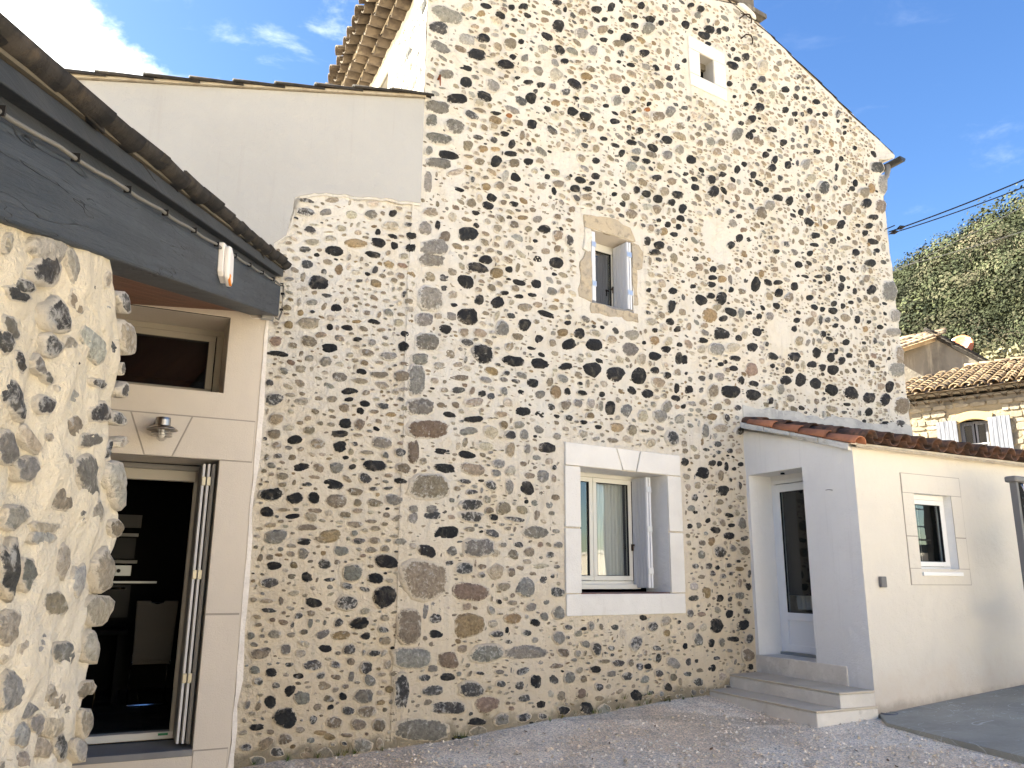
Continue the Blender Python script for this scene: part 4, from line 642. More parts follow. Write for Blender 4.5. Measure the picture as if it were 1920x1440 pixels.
class Packer:
    def __init__(s,s0,s1,z0,z1,res=.008):
        s.s0,s.z0,s.res=s0,z0,res; s.g=np.zeros((int((s1-s0)/res)+2,int((z1-z0)/res)+2),bool)
    def win(s,c,w,h):
        m=max(w,h)/2+.01; i0=max(0,int((c[0]-m-s.s0)/s.res)); i1=min(s.g.shape[0],int((c[0]+m-s.s0)/s.res)+2)
        j0=max(0,int((c[1]-m-s.z0)/s.res)); j1=min(s.g.shape[1],int((c[1]+m-s.z0)/s.res)+2); return i0,i1,j0,j1
    def mask(s,c,w,h,ang,gr=1.):
        i0,i1,j0,j1=s.win(c,w*gr,h*gr)
        if i1<=i0 or j1<=j0: return None
        X=s.s0+np.arange(i0,i1)*s.res-c[0]; Z=s.z0+np.arange(j0,j1)*s.res-c[1]; ca,sa=math.cos(ang),math.sin(ang)
        U=(X[:,None]*ca+Z[None]*sa)/(w*gr/2); V=(-X[:,None]*sa+Z[None]*ca)/(h*gr/2)
        return (i0,i1,j0,j1),U*U+V*V<1
    def rect(s,a0,a1,b0,b1): 
        s.g[max(0,int((a0-s.s0)/s.res)):max(0,int((a1-s.s0)/s.res)),max(0,int((b0-s.z0)/s.res)):max(0,int((b1-s.z0)/s.res))]=True
    def put(s,c,w,h,ang,gap=.012,force=False):
        r=s.mask(c,w+gap*2,h+gap*2,ang)
        if r is None: return False
        (i0,i1,j0,j1),m=r
        if not force and (s.g[i0:i1,j0:j1]&m).any(): return False
        r=s.mask(c,w,h,ang); (i0,i1,j0,j1),m=r; s.g[i0:i1,j0:j1]|=m; return True
def parse(txt,key):
    out=[]; k=None
    for l in txt.strip().splitlines():
        if len(l)>1 and l[1]==' ' and l[0] in 'GAP' and ';' not in l: k,ox,oy,sc=l.split(); ox,oy,sc=float(ox),float(oy),float(sc); continue
        if k!=key: continue
        for q in l.split(';'):
            x,y,w,h,a_,c=q.split(); out.append((ox+float(x)/sc,oy+float(y)/sc,float(w)/sc*1.01,float(h)/sc*1.01,math.radians(float(a_)),c))
    return out
def photo_stones(W,key,packer,jag=1.,nseg=12,full=False,hmul=1.,ok=None):
    items=[]
    for x,y,w,h,an,c in parse(STONES,key):
        if w<3: continue
        if c[0] in 'kd' and not full: w*=.93; h*=.92
        ring=ring_of(nseg,w,h,len(c)>1,jag); ca,sa=math.cos(an),math.sin(an)
        o=[W.hit(x+u*ca-v*sa,y+u*sa+v*ca) for u,v in ring]; o=np.array(o)
        cc=o.mean(0); ww=np.ptp(o[:,0]); hh=np.ptp(o[:,1])
        if ok and not ok(cc[0],cc[1],ww,hh): continue
        packer.put(cc,ww,hh,0,0,force=True)
        H=None
        if full: H=min(.075,.24*min(ww,hh)+.012)*hmul
        items.append((ww*hh,)+stone_geo(W,o,c[0],full,H))
    return items
def fill_stones(W,packer,bounds,n,probs,dens,smin,smax,ok,full=False,gap=.010,pw=2.2,flat=1.):
    s0,s1,z0,z1=bounds; items=[]; ks=list(probs); pr=np.array([probs[k] for k in ks]); pr=pr/pr.sum()
    for i in range(n):
        big=(1-i/n)**pw; c=(rng.uniform(s0,s1),rng.uniform(z0,z1))
        if rng.random()>dens(*c): continue
        w=smin+(smax-smin)*big*rng.uniform(.5,1.1)+rng.uniform(0,.02); h=w*rng.uniform(.42,.8)*flat; an=rng.normal(0,.16)
        if rng.random()<.12: an+=1.3
        if not ok(c[0],c[1],w,h): continue
        if not packer.put(c,w,h,an,gap): continue
        ca,sa=math.cos(an),math.sin(an); o=[(c[0]+u*ca-v*sa,c[1]+u*sa+v*ca) for u,v in ring_of(10,w,h,rng.random()<.12)]
        k=ks[rng.choice(len(ks),p=pr)]
        items.append((w*h,)+stone_geo(W,o,k,full,min(.03,.12*h+.006) if full else None))
    return items
def emit(parent,items,nmax=300):
    items=sorted(items,key=lambda q:-q[0])
    for it in items[:nmax]: stone_obj(parent,[it[1:]],'stone')
    if items[nmax:]: stone_obj(parent,[it[1:] for it in items[nmax:]],'small_stone',True)

# ---------------------------------------------------------------- tiles
def tile_mesh(name,mt,L=.45,r0=.095,r1=.075,th=.013,n=8,arc=math.pi,flip=False,bend=.0):
    mb=MB(); sg=-1 if flip else 1
    def ringv(y,r):
        return [(math.cos(math.pi/2+arc/2-arc*i/n)*r*1.,y,sg*(math.sin(math.pi/2+arc/2-arc*i/n)*r)) for i in range(n+1)]
    ys=[0,L*.5,L]; rr=[r0,(r0+r1)/2+bend,r1]
    for off in (0,-th):
        for y,r in zip(ys,rr): mb.v+=ringv(y,r+off)
    k=n+1; m_=len(ys)
    for b in (0,m_*k):
        for a in range(m_-1):
            for i in range(n): mb.f.append((b+a*k+i,b+a*k+i+1,b+(a+1)*k+i+1,b+(a+1)*k+i))
    for a in (0,m_-1):
        for i in range(n): mb.f.append((a*k+i,a*k+i+1,m_*k+a*k+i+1,m_*k+a*k+i))
    for i in (0,n):
        for a in range(m_-1): mb.f.append((a*k+i,(a+1)*k+i,m_*k+(a+1)*k+i,m_*k+a*k+i))
    me=bpy.data.meshes.new(name); me.from_pydata(mb.v,[],mb.f)
    b=bmesh.new(); b.from_mesh(me); bmesh.ops.recalc_face_normals(b,faces=b.faces); b.to_mesh(me); b.free()
    me.materials.append(MT[mt])
    for p in me.polygons: p.use_smooth=len(p.vertices)==4
    return me
def basis(p,x,y,z):
    x,y,z=[Vector(v).normalized() for v in (x,y,z)]
    return Matrix(((x[0],y[0],z[0],p[0]),(x[1],y[1],z[1],p[1]),(x[2],y[2],z[2],p[2]),(0,0,0,1)))
def tile_at(name,me,parent,p,across,up,jit=.0,lift=0.):
    across=Vector(across).normalized(); up=Vector(up).normalized(); nn=across.cross(up); 
    if nn.z<0: across=-across; nn=-nn
    M=basis(p,across,up,nn)@Matrix.Rotation(-lift+random.uniform(-jit,jit),4,'X')@Matrix.Rotation(random.uniform(-jit,jit),4,'Z')@Matrix.Rotation(random.uniform(-jit,jit)*2,4,'Y')
    return put(name,me,parent,M)
# ================================================================ TALL STONE HOUSE
H=thing('tall_house','tall gabled house of black and grey cobbles in cream mortar, towering over the yard','house',G.p(0,0,-.3))
RG=lambda s: 10.38-(s-5.5)*.333 if s>5.5 else 10.38-(5.5-s)*.30           # roof line of the gable
LW_=(2.16,3.53,1.30,2.72); UW=(2.38,3.06,4.75,5.72); VT=(4.515,4.815,8.69,9.105)
GO=[(0,-.35),(9.2,-.35),(9.04,RG(9.04)),(5.5,10.38),(0,RG(0))]
wall_sheet('gable_wall',G,GO,[LW_,UW,VT],'mortar',H,.12,.017)
reveal('window_reveal',G,LW_,.42,'plaster_grey',H); reveal('window_reveal',G,UW,.36,'plaster_warm',H); reveal('vent_reveal',G,VT,.20,'plaster',H)
# side and hidden walls
SO=[(0,-.35),(9,-.35),(9,8.40),(0,8.40)]
sw=[S.hit(732,150),S.hit(722,150),S.hit(732,128)]
SW_=(sw[0][0],sw[0][0]+.62,7.0,sw[2][1])
wall_sheet('side_wall',S,SO,[SW_],'mortar',H,.16,.012); reveal('window_reveal',S,SW_,.3,'plaster',H)
mb=MB(); pe=G.p(9.12,-.02,0); pb=S.p(9,0,0); pr_=pe+S.u*9
for a_,b_ in ((pe,pr_),(pr_,pb)):
    mb.add([(a_[0],a_[1],-.35),(b_[0],b_[1],-.35),(b_[0],b_[1],8.9),(a_[0],a_[1],8.9)],[(0,1,2,3)])
obj('rear_wall',mb,'mortar',H)
# packing of stones
def ext_region(s,z,m=.0): # part of the gable hidden by the lean-to and its flashing
    return s>4.98-m and z<3.80+.012*(s-5)+m
bad=[(1.88,3.80,1.04,3.02),(2.15,3.24,4.58,5.95),(4.23,5.12,8.40,9.33)]
def okG(s,z,w,h):
    if ext_region(s,z,h*.4): return False
    for b in bad:
        if b[0]-w/2<s<b[1]+w/2 and b[2]-h/2<z<b[3]+h/2: return False
    if z+h/2>RG(s)-.07 or s-w/2<.0 or s+w/2>9.12-.012*z or z<.02: return False
    return True
def okGp(s,z,w,h):
    if ext_region(s,z,-.05): return False
    if z>RG(s)-.1 or s<-.05 or z<-.05: return False
    for b in bad:
        if b[0]<s<b[1] and b[2]<z<b[3]: return False
    return True
pk=Packer(-.2,9.4,-.2,10.6)
for b in ((2.9,3.6,6.55,7.2),): pass
itG=photo_stones(G,'G',pk,ok=okGp)
# smooth mortar patches seen in the photograph
for q in ((1345,450,60,95),(1460,625,50,80),(1060,305,60,40),(850,350,40,22),(1220,880,10,10)):
    a0=G.hit(q[0],q[1]); a1=G.hit(q[0]+q[2],q[1]); w=abs(a1[0]-a0[0])*.8; b1=G.hit(q[0],q[1]+q[3]); h=abs(b1[1]-a0[1])*.8
    pk.put(a0,w,h,0,0,force=True)
densG=lambda s,z: max(.25,min(1.,.40+.10*z-.02*s))
itG+=fill_stones(G,pk,(.03,9.1,0,10.3),36000,dict(b=.38,w=.30,g=.13,d=.06,k=.05,o=.03,r=.01,l=.06),densG,.04,.19,okG,gap=.011,pw=2.2)
itG+=fill_stones(G,pk,(.03,9.1,0,10.3),17000,dict(b=.48,w=.30,g=.20,o=.02),lambda s,z:.9,.03,.075,okG,gap=.006,pw=1.,flat=.6)
emit(H,itG)
pk2=Packer(-.1,9.2,-.2,9); 
okS=lambda s,z,w,h: s-w/2>.02 and z+h/2<8.25 and not (SW_[0]-.22-w/2<s<SW_[1]+.22+w/2 and z>SW_[2]-.2 and z<SW_[3]+.22)
itS=fill_stones(S,pk2,(.05,8,5.0,8.3),9000,dict(b=.35,w=.1,g=.3,d=.12,o=.06,k=.07),lambda s,z:.8,.06,.30,okS,gap=.02)
stone_obj(H,[i[1:] for i in itS],'small_stone',True)
# quoin stones of the right corner are in the list; window surround of the side wall
mb=MB(); a0,a1,b0,b1=SW_
for r_ in ((a0-.2,a0,b0,b1),(a1,a1+.2,b0,b1),(a0-.2,a1+.2,b1,b1+.2)): mb.wbox(S,r_[0],r_[1],-.02,.03,r_[2],r_[3])
obj('window_surround',mb,'dressed',H,bevel=.006)
mb=MB(); mb.wbox(S,a0+.0,a1,-.26,-.22,b0,b1); obj('shutter',mb,'tile_red_old',H)
# lower window surround: separate dressed blocks, joints recessed
hp_=lambda x,y:G.hit(x,y)
PR=.022; g_=.005
def block(parent,W,poly,name='surround_block',mt='dressed',d0=-.02,d1=PR,bev=.006):
    c=np.mean(poly,0); pp=[tuple(c+(np.array(p)-c)*(1-g_*2/max(.05,np.linalg.norm(np.array(p)-c)))) for p in poly]
    return obj(name,MB().wprism(W,pp,d0,d1),mt,parent,bevel=bev)
s0,s1,z0,z1=LW_; L0,L1,B0,T1=1.935,3.765,1.065,2.985
kt0,kt1=hp_(1154,847)[0],hp_(1199,852)[0]; kb0,kb1=hp_(1166,881)[0],hp_(1191,883)[0]
zt=z1
block(H,G,[(L0,zt),(kb0,zt),(kt0,T1),(L0,T1)]); block(H,G,[(kb0,zt),(kb1,zt),(kt1,T1),(kt0,T1)]); block(H,G,[(kb1,zt),(L1,zt),(L1,T1),(kt1,T1)])
zl=hp_(1062,989)[1]; zr=hp_(1270,998)[1]
for q in ([(L0,z0),(s0,z0),(s0,zl),(L0,zl)],[(L0,zl),(s0,zl),(s0,zt),(L0,zt)],[(s1,z0),(L1,z0),(L1,zr),(s1,zr)],[(s1,zr),(L1,zr),(L1,zt),(s1,zt)],[(L0,B0),(L1,B0),(L1,z0),(L0,z0)]): block(H,G,q)
# vent surround
v0,v1,w0,w1=VT; a0,b0=4.285,8.485; a1,b1=5.075,9.31
zj=hp_(1291,90)[1]; zk=hp_(1292,138)[1]
for q in ([(a0,w1),(a1,w1),(a1,b1),(a0,b1)],[(a0,w0),(v0,w0),(v0,w1),(a0,w1)],[(v1,w0),(a1,w0),(a1,w1),(v1,w1)],[(a0,b0),(a1,b0),(a1,w0),(a0,w0)]): block(H,G,q)
mb=MB(); mb.wbox(G,v0-.02,v1+.02,-.20,-.15,w1-.10,w1+.01); obj('wood_lintel',mb,'batten',H)
mb=MB()
for i in range(5): mb.tube([G.p(v0+.02+.06*i,-.3,w0+.02),G.p(v0+.05+.05*i,-.3,w1)],.012,5)
obj('dry_branches',mb,'iron',H)
# old stones round the upper window
s0u,s1u,z0u,z1u=UW
def rough_block(poly,mt='old_stone',d1=.013,name='jamb_stone'):
    pts=[]; n=len(poly)
    for i in range(n):
        a,b=np.array(poly[i]),np.array(poly[(i+1)%n]); k=max(2,int(np.linalg.norm(b-a)/.09))
        for j in range(k): 
            f=j/k; pts.append(tuple(a+(b-a)*f+(rng.normal(0,.012,2) if j else 0)))
    return obj(name,MB().wprism(G,pts,-.03,d1),mt,H,bevel=.01)
rough_block([(s0u-.10,z1u),(s1u+.03,z1u),(s1u+.06,z1u+.04),(s1u-.02,z1u+.19),(s1u-.35,z1u+.24),(s0u-.11,z1u+.17)],name='lintel_stone')
rough_block([(s0u-.20,z0u+.04),(s0u-.001,z0u+.0),(s0u-.001,z1u-.3),(s0u-.08,z1u-.3),(s0u-.17,z0u+.5)],d1=.006)
rough_block([(s0u-.13,z1u-.30),(s0u-.001,z1u-.29),(s0u-.001,z1u),(s0u-.10,z1u)],mt='mortar')
rough_block([(s1u+.001,z0u+.1),(s1u+.09,z0u+.12),(s1u+.08,z0u+.62),(s1u+.001,z1u-.3)],d1=.006)
rough_block([(s1u+.001,z1u-.36),(s1u+.17,z1u-.34),(s1u+.20,z1u-.1),(s1u+.12,z1u-.02),(s1u+.001,z1u-.001)])
rough_block([(s0u-.02,z0u-.14),(s1u+.08,z0u-.12),(s1u+.07,z0u-.001),(s0u-.02,z0u-.001)],name='sill_stone')

def sub(name,mb,mt,parent,bev=.0,smooth=False): return obj(name,mb,mt,parent,bevel=bev,smooth=smooth)
def casement(parent,W,h,depth,mt,sashes,fw=.05,sw_=.055,curt=True,name='window',curt_r=None,bottom=None,glass='glass'):
    s0,s1,z0,z1=h; d=-depth
    fr=MB(); 
    fr.wbox(W,s0,s1,d-.05,d,z0,z0+fw); fr.wbox(W,s0,s1,d-.05,d,z1-fw,z1); fr.wbox(W,s0,s0+fw,d-.05,d,z0+fw,z1-fw); fr.wbox(W,s1-fw,s1,d-.05,d,z0+fw,z1-fw)
    w=obj(name,fr,mt,parent,bevel=.004)
    for a,b in sashes:
        sh=MB(); A0,A1,B0,B1=a,b,z0+fw+.004,z1-fw-.004; bb=bottom or sw_
        sh.wbox(W,A0,A1,d-.045,d+.014,B0,B0+bb); sh.wbox(W,A0,A1,d-.045,d+.014,B1-sw_,B1); sh.wbox(W,A0,A0+sw_,d-.045,d+.014,B0+bb,B1-sw_); sh.wbox(W,A1-sw_,A1,d-.045,d+.014,B0+bb,B1-sw_)
        sub('sash',sh,mt,w,.004)
        gk=MB(); t_=.006; I0,I1,J0,J1=A0+sw_,A1-sw_,B0+bb,B1-sw_
        for r_ in ((I0,I1,J0,J0+t_),(I0,I1,J1-t_,J1),(I0,I0+t_,J0,J1),(I1-t_,I1,J0,J1)): gk.wbox(W,r_[0],r_[1],d-.02,d+.008,r_[2],r_[3])
        sub('seal',gk,'rubber',w)
        pn=MB(); pn.add([W.p(I0,d-.012,J0),W.p(I1,d-.012,J0),W.p(I1,d-.012,J1),W.p(I0,d-.012,J1)],[(0,1,2,3)]); sub('pane',pn,glass,w)
    if curt:
        a,b=curt_r or (s0+fw,s1-fw); cu=MB(); n=60; vs=[]
        for i in range(n+1):
            s=a+(b-a)*i/n; dd=d-.14+.022*math.sin(i*.95)+.010*math.sin(i*2.3+1)
            vs+=[W.p(s,dd,z0+.03),W.p(s,dd,z1-.03)]
        cu.add(vs,[(2*i,2*i+1,2*i+3,2*i+2) for i in range(n)]); sub('curtain',cu,'curtain',w,smooth=True)
    return w
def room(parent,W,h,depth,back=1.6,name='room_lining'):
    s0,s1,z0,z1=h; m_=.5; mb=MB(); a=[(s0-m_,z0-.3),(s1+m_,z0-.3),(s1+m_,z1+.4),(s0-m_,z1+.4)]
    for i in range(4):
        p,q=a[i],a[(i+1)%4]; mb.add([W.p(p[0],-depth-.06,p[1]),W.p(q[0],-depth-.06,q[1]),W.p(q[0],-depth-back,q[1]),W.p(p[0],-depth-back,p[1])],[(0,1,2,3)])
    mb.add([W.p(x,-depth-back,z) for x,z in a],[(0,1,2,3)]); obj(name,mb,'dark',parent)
def shutter_leaf(parent,W,s,d0,d1,z0,z1,th=.028,boards=5,mt='shutter',face=-1,hinges=(),hm='hinge',nm='shutter'):
    """folded leaf standing square to the wall at position s, from depth d0 to d1"""
    mb=MB(); mb.wbox(W,s,s+th,d0,d1,z0,z1); o=obj(nm,mb,mt,parent,bevel=.002)
    w=(d1-d0)/boards
    for i in range(boards):
        b=MB(); b.wbox(W,s-.006,s+.001,d0+i*w+.004,d0+(i+1)*w-.004,z0+.005,z1-.005); sub('board',b,mt,o,.002)
    return o
# lower window
wn=casement(H,G,(LW_[0]-.0,LW_[1],LW_[2]+.09,LW_[3]),.40,'pvc_cream',[(2.10,2.665),(2.67,3.29)],curt_r=(2.74,3.26))
mb=MB(); mb.wbox(G,LW_[0],3.36,-.40,-.33,LW_[2]+.045,LW_[2]+.10); sub('sill_rail',mb,'pvc_cream',wn,.004)
mb=MB(); mb.wbox(G,LW_[0],LW_[1],-.42,.0,LW_[2]-.02,LW_[2]+.012); obj('window_sill',mb,'sillred',H,bevel=.003)
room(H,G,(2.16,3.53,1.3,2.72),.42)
for k,(s,mm) in enumerate(((3.30,'shutter'),(3.345,'shutter'))):
    sh=shutter_leaf(H,G,s,-.385,-.13+.0*k,1.36,2.69,face=-1)
    e_=MB(); e_.wbox(G,s+.002,s+.026,-.13,-.122,1.36,2.69); sub('edge_strip',e_,'shutter_edge',sh)
    if k==0:
        for z in (1.56,2.06,2.54):
            hb=MB(); hb.wbox(G,s-.004,s+.075,-.121,-.112,z-.035,z+.035); sub('hinge',hb,'hinge',sh,.003)
        hb=MB(); hb.wbox(G,s-.04,s-.008,-.37,-.35,1.86,1.88); hb.wbox(G,s-.045,s-.03,-.372,-.345,1.80,1.88); sub('latch',hb,'iron',sh)
# upper window
wu=casement(H,G,UW,.30,'pvc_cream',[(UW[0]+.05,UW[1]-.05)],curt_r=(2.42,2.80),name='window',glass='glass_sky')
room(H,G,UW,.36)
room(H,G,VT,.16,.9)
mb=MB(); mb.wbox(G,UW[0],UW[1],-.36,.012,UW[2]-.015,UW[2]+.012); obj('window_sill',mb,'sillgrey',H,bevel=.003)
for s,dd in ((2.965,0.),(3.005,0.)):
    sh=shutter_leaf(H,G,s,-.26,.005,UW[2]+.03,UW[3]-.03)
    e_=MB(); e_.wbox(G,s+.002,s+.026,.005,.012,UW[2]+.03,UW[3]-.03); sub('edge_strip',e_,'shutter_edge',sh)
    for z in (5.0,5.52):
        hb=MB(); hb.wbox(G,s-.002,s+.035,.012,.02,z-.035,z+.035); sub('hinge',hb,'hinge',sh,.003)
for s in (2.386,2.412):
    sh=shutter_leaf(H,G,s,-.26,.005,UW[2]+.03,UW[3]-.03)
    e_=MB(); e_.wbox(G,s+.002,s+.026,.005,.012,UW[2]+.03,UW[3]-.03); sub('edge_strip',e_,'shutter_edge',sh)
    for z in (5.0,5.52):
        hb=MB(); hb.wbox(G,s-.002,s+.035,.012,.02,z-.035,z+.035); sub('hinge',hb,'hinge',sh,.003)
mb=MB(); mb.tube([G.p(2.955,-.28,5.12),G.p(2.935,-.24,5.14)],.012,6); mb.tube([G.p(2.94,-.25,5.14),G.p(2.94,-.25,5.06)],.008,6); obj('shutter_catch',mb,'iron',H)
# roof: slab with a thin uneven verge of tiles and mortar
ov=.035
def roof_slope(sa,sb,name='roof'):
    mb=MB(); za,zb=(RG(sa) if sa!=5.5 else 10.38),(RG(sb) if sb!=5.5 else 10.38)
    a0=G.p(sa,ov-.06,za+.02); b0=G.p(sb,ov-.06,zb+.02); k=S.u*9; up=np.array([0,0,.055])
    mb.hexa([a0,b0,b0+k,a0+k,a0+up,b0+up,b0+k+up,a0+k+up]); obj(name,mb,'tile_mortar',H)
roof_slope(-.30,5.5); roof_slope(5.5,9.60)
vt=tile_mesh('verge_tile','tile_dark',.5,.055,.045,.010,5,math.pi*.9)
for sgn,rng_s in ((1,(5.55,9.55)),(-1,(-.7,5.45))):
    L=.42; s=rng_s[1] if sgn>0 else rng_s[0]
    while (s>rng_s[0] if sgn>0 else s<rng_s[1]):
        up=np.array(G.p(s-sgn*1,0,RG(s-sgn*1)))-np.array(G.p(s,0,RG(s)))
        tile_at('roof_tile',vt,H,G.p(s,-.045,RG(s)+.032+random.uniform(-.010,.010)),G.n,up,.012,.02); s-=sgn*L/math.hypot(1,.333)
mb=MB(); mb.wprism(G,[(9.02,8.78),(9.3,8.86),(9.58,8.98),(9.60,9.045),(9.0,9.24)],.005,-.5); obj('eave_corner',mb,'mortar',H,bevel=.01)
# gutter and swan neck on the right eave
mb=MB(); ct=G.p(9.33,0,8.80); 
prof=[]; 
n=10; dlt=[.30,-8.6]
vs=[]
for d in dlt:
    for r in (.085,.078):
        for i in range(n+1):
            q=math.pi+math.pi*i/n; vs.append(G.p(9.36+r*math.cos(q),0,8.78+r*math.sin(q))-S.u*d)
k=n+1; mb.v=vs
for b in (0,k):
    for i in range(n): mb.f.append((b+i,b+i+1,2*k+b+i+1,2*k+b+i))
for i in (0,n): mb.f.append((i,k+i,3*k+i,2*k+i))
mb.f.append(tuple(range(k)))
gt=obj('gutter',mb,'zinc',H,smooth=False)
mb=MB(); mb.tube([G.p(9.30,.02,8.74),G.p(9.28,.02,8.62),G.p(9.22,.02,8.5),G.p(9.14,.0,8.42),G.p(9.08,-.02,8.38)],[.05,.045,.045,.045,.045],12); obj('swan_neck',mb,'zinc_pale',H,smooth=True)
# chimney on the ridge
mb=MB(); mb.wbox(G,5.28,6.02,-.75,-.10,10.0,11.6); ch=obj('chimney',mb,'old_grey',H,bevel=.01)
mb=MB(); mb.wbox(G,5.22,6.17,-.82,.02,10.42,10.50); sub('chimney_slab',mb,'old_grey',ch,.008)
mb=MB(); mb.wprism(G,[(5.45,10.38),(5.9,10.27),(5.88,10.36),(5.78,10.41),(5.6,10.45),(5.5,10.42)],.035,-.05); sub('mortar_saddle',mb,'white_mortar',ch,.04)
# genoise eave of the side wall: rows of half tiles stepping out
gm=tile_mesh('genoise_tile','tile_old',.40,.105,.10,.016,7,math.pi*.86,True)
zr_=[8.38,8.50]; upS=-S.n+np.array([0,0,.30])
for k in range(2):
    z_=8.475+.118*k
    obj('mortar_course',MB().wbox(S,-.05,8.2,-.05,.155+.16*k,z_-.012,z_+.018),'tile_mortar',H,bevel=.008)
    s=.10
    while s<8:
        tile_at('eave_tile',gm,H,S.p(s,.165+.16*k+random.uniform(-.015,.015),z_+random.uniform(-.006,.006)),S.u,-S.n,.035); s+=.212
s=.05
rt=tile_mesh('eave_roof_tile','tile_old',.45,.10,.08,.015,7,math.pi*.95); rc=tile_mesh('eave_channel_tile','tile_old',.45,.10,.095,.015,7,math.pi*.8,True)
while s<8.2:
    tile_at('roof_tile',rt,H,S.p(s,.50+random.uniform(-.04,.04),8.665+random.uniform(-.01,.015)),S.u,upS,.05,.0)
    tile_at('roof_tile',rc,H,S.p(s+.12,.455+random.uniform(-.03,.03),8.715),S.u,upS,.03,.0); s+=.235
# small fixings that hang on the wall
for k,(x,y) in enumerate(((1391,40),(1393,78))):
    a_,z_=G.hit(x,y)
    pts=[G.p(a_-.06,.01,z_+.02),G.p(a_-.04,.10,z_+.05),G.p(a_+.01,.15,z_+.03),G.p(a_+.05,.15,z_-.03),G.p(a_+.06,.13,z_-.09)]
    o=obj('iron_hook',MB().tube(pts,.012,7),'iron',smooth=True)
    tag(o,['black iron hook high in the gable, nearest the chimney','black iron hook in the gable, a little below the one nearest the chimney'][k],'hook',group='iron hooks in the gable')
a_,z_=G.hit(821,150)
o=obj('rusty_nail',MB().tube([G.p(a_,.0,z_),G.p(a_,.05,z_+.03),G.p(a_+.005,.055,z_-.10)],[.012,.014,.006],6),'rust',smooth=True); tag(o,'rusty nail hanging from a big grey corner stone near the low roof','nail')
# ================================================================ LOW ANNEXE (left of the tall house)
N=thing('annexe_house','low annexe with smooth white render above a patch of exposed cobbles','house',A.p(-1.5,0,-.3))
RA=lambda s: 6.66+.232*s
AO=[(-1.7,-.35),(0.02,-.35),(0.02,RA(.02)),(-1.7,RA(-1.7))]
wall_sheet('cobble_wall',A,AO,[],'mortar',N,.12,.012)
pkA=Packer(-1.7,.2,-.2,5.6)
bndA=[(-.35,-1.455),(.3,-1.455),(4.3,-1.47),(4.46,-1.48),(4.63,-1.49),(4.72,-1.37),(5.0,-1.34),(5.12,-1.33)]
edgeA=lambda z: np.interp(z,[b[0] for b in bndA],[b[1] for b in bndA])
topA=lambda s: np.interp(s,[-1.33,-1.07,-.5,0],[5.16,5.25,5.34,5.38])
okA=lambda s,z,w,h: s-w/2>edgeA(z)+.015 and s+w/2<-.015 and z+h/2<topA(s)-.03 and z>.0
okAp=lambda s,z,w,h: s-w*.4>edgeA(z) and s+w*.45<.03 and z+h*.4<topA(s) and z>-.08
itA=photo_stones(A,'A',pkA,ok=okAp)
itA+=fill_stones(A,pkA,(-1.46,-.01,0,5.3),9000,dict(b=.46,w=.32,g=.08,d=.03,k=.02,o=.05,r=.02),lambda s,z:.75,.03,.11,okA,gap=.016)
emit(N,itA)
# render of the upper wall, proud of the cobbles, with the ragged edge of the patch
jit=lambda: rng.normal(0,.008)
ragg=[]
prev=None
raw=[(.0,5.40),(-.5,5.35),(-1.07,5.27),(-1.33,5.17),(-1.345,5.0),(-1.37,4.74),(-1.49,4.64),(-1.48,4.46),(-1.47,3.9)]
for a,b in zip(raw[:-1],raw[1:]):
    k=max(2,int(math.hypot(b[0]-a[0],b[1]-a[1])/.06))
    for j in range(k): ragg.append((a[0]+(b[0]-a[0])*j/k+jit()*(a[0]<0),a[1]+(b[1]-a[1])*j/k+jit()))
ragg.append(raw[-1])
poly=[(.0,RA(0))]+ragg+[(-9.,3.9),(-9.,RA(-9))]
obj('upper_render',MB().wprism(A,poly,-.05,.028),'plaster',N)
rag2=[(a-.0,b-.025) if b>5.1 else (a+.028,b) for a,b in ragg]
obj('render_lip',MB().wprism(A,[(a,b) for a,b in ragg[:-8]]+[(a+rng.normal(0,.004),b+rng.normal(0,.004)) for a,b in rag2[:-8]][::-1],-.01,.022),'mortar',N)
obj('corner_seam',MB().wprism(A,[(-.085,.0),(-.05,.0)]+[(-.05+jit(),.3*i) for i in range(1,21)]+[(-.05,6.5),(-.085,6.5)]+[(-.09+jit(),6.3-i*.3) for i in range(20)],-.02,.012),'mortar',N)
DO=(-3.06,-1.80,.07,2.485); TR=(-3.06,-1.82,3.10,3.825)
wall_sheet('door_wall',A,[(-9,-.35),(-1.50,-.35),(-1.50,3.905),(-9,3.905)],[DO,TR],'plaster_warm',N,.2,.0,d=.022)
obj('white_joint',MB().wprism(A,[(-1.500+jit()*.5,-.3+i*.2) for i in range(22)]+[(-1.465+jit(),4.0-i*.2) for i in range(22)],-.01,.030),'plaster_line',N)
reveal('door_reveal',A,DO,.50,'plaster_warm',N); reveal('window_reveal',A,TR,.52,'plaster_warm',N)
# incised door surround: flat blocks with recessed joints
zg=A.hit(420,787)[1]; j1=A.hit(440,1151)[1]; j2=A.hit(400,1404)[1]
ka,kb=A.hit(360,783)[0],A.hit(322,852)[0]; kc,kd=A.hit(246,771)[0],A.hit(271,849)[0]
Lx=-1.515; dz=DO[3]
obj('joint_bed',MB().wbox(A,-3.4,Lx-.004,.018,.0235,j2-.02,zg+.006),'groove',N) if False else None
def pl(poly,W=A,parent=N,mt='plaster_warm',d1=.031,name='render_block'): return block(parent,W,poly,name,mt,.018,d1,.0)
g_=.0045
mb=MB()
for a,b,c_,d_ in ((-3.3,Lx,dz+.0,zg+.008),(DO[1],Lx,-.1,dz)): mb.wprism(A,[(a+.004,c_+.002),(b-.004,c_+.002),(b-.004,d_),(a+.004,d_)],.02,.0255)
obj('joint_bed',mb,'groove',N)
pl([(ka,zg),(kb,dz),(Lx,dz),(Lx,zg)]); pl([(kc,zg),(kd,dz),(kb,dz),(ka,zg)]); pl([(-3.3,zg),(-3.3,dz),(kd,dz),(kc,zg)])
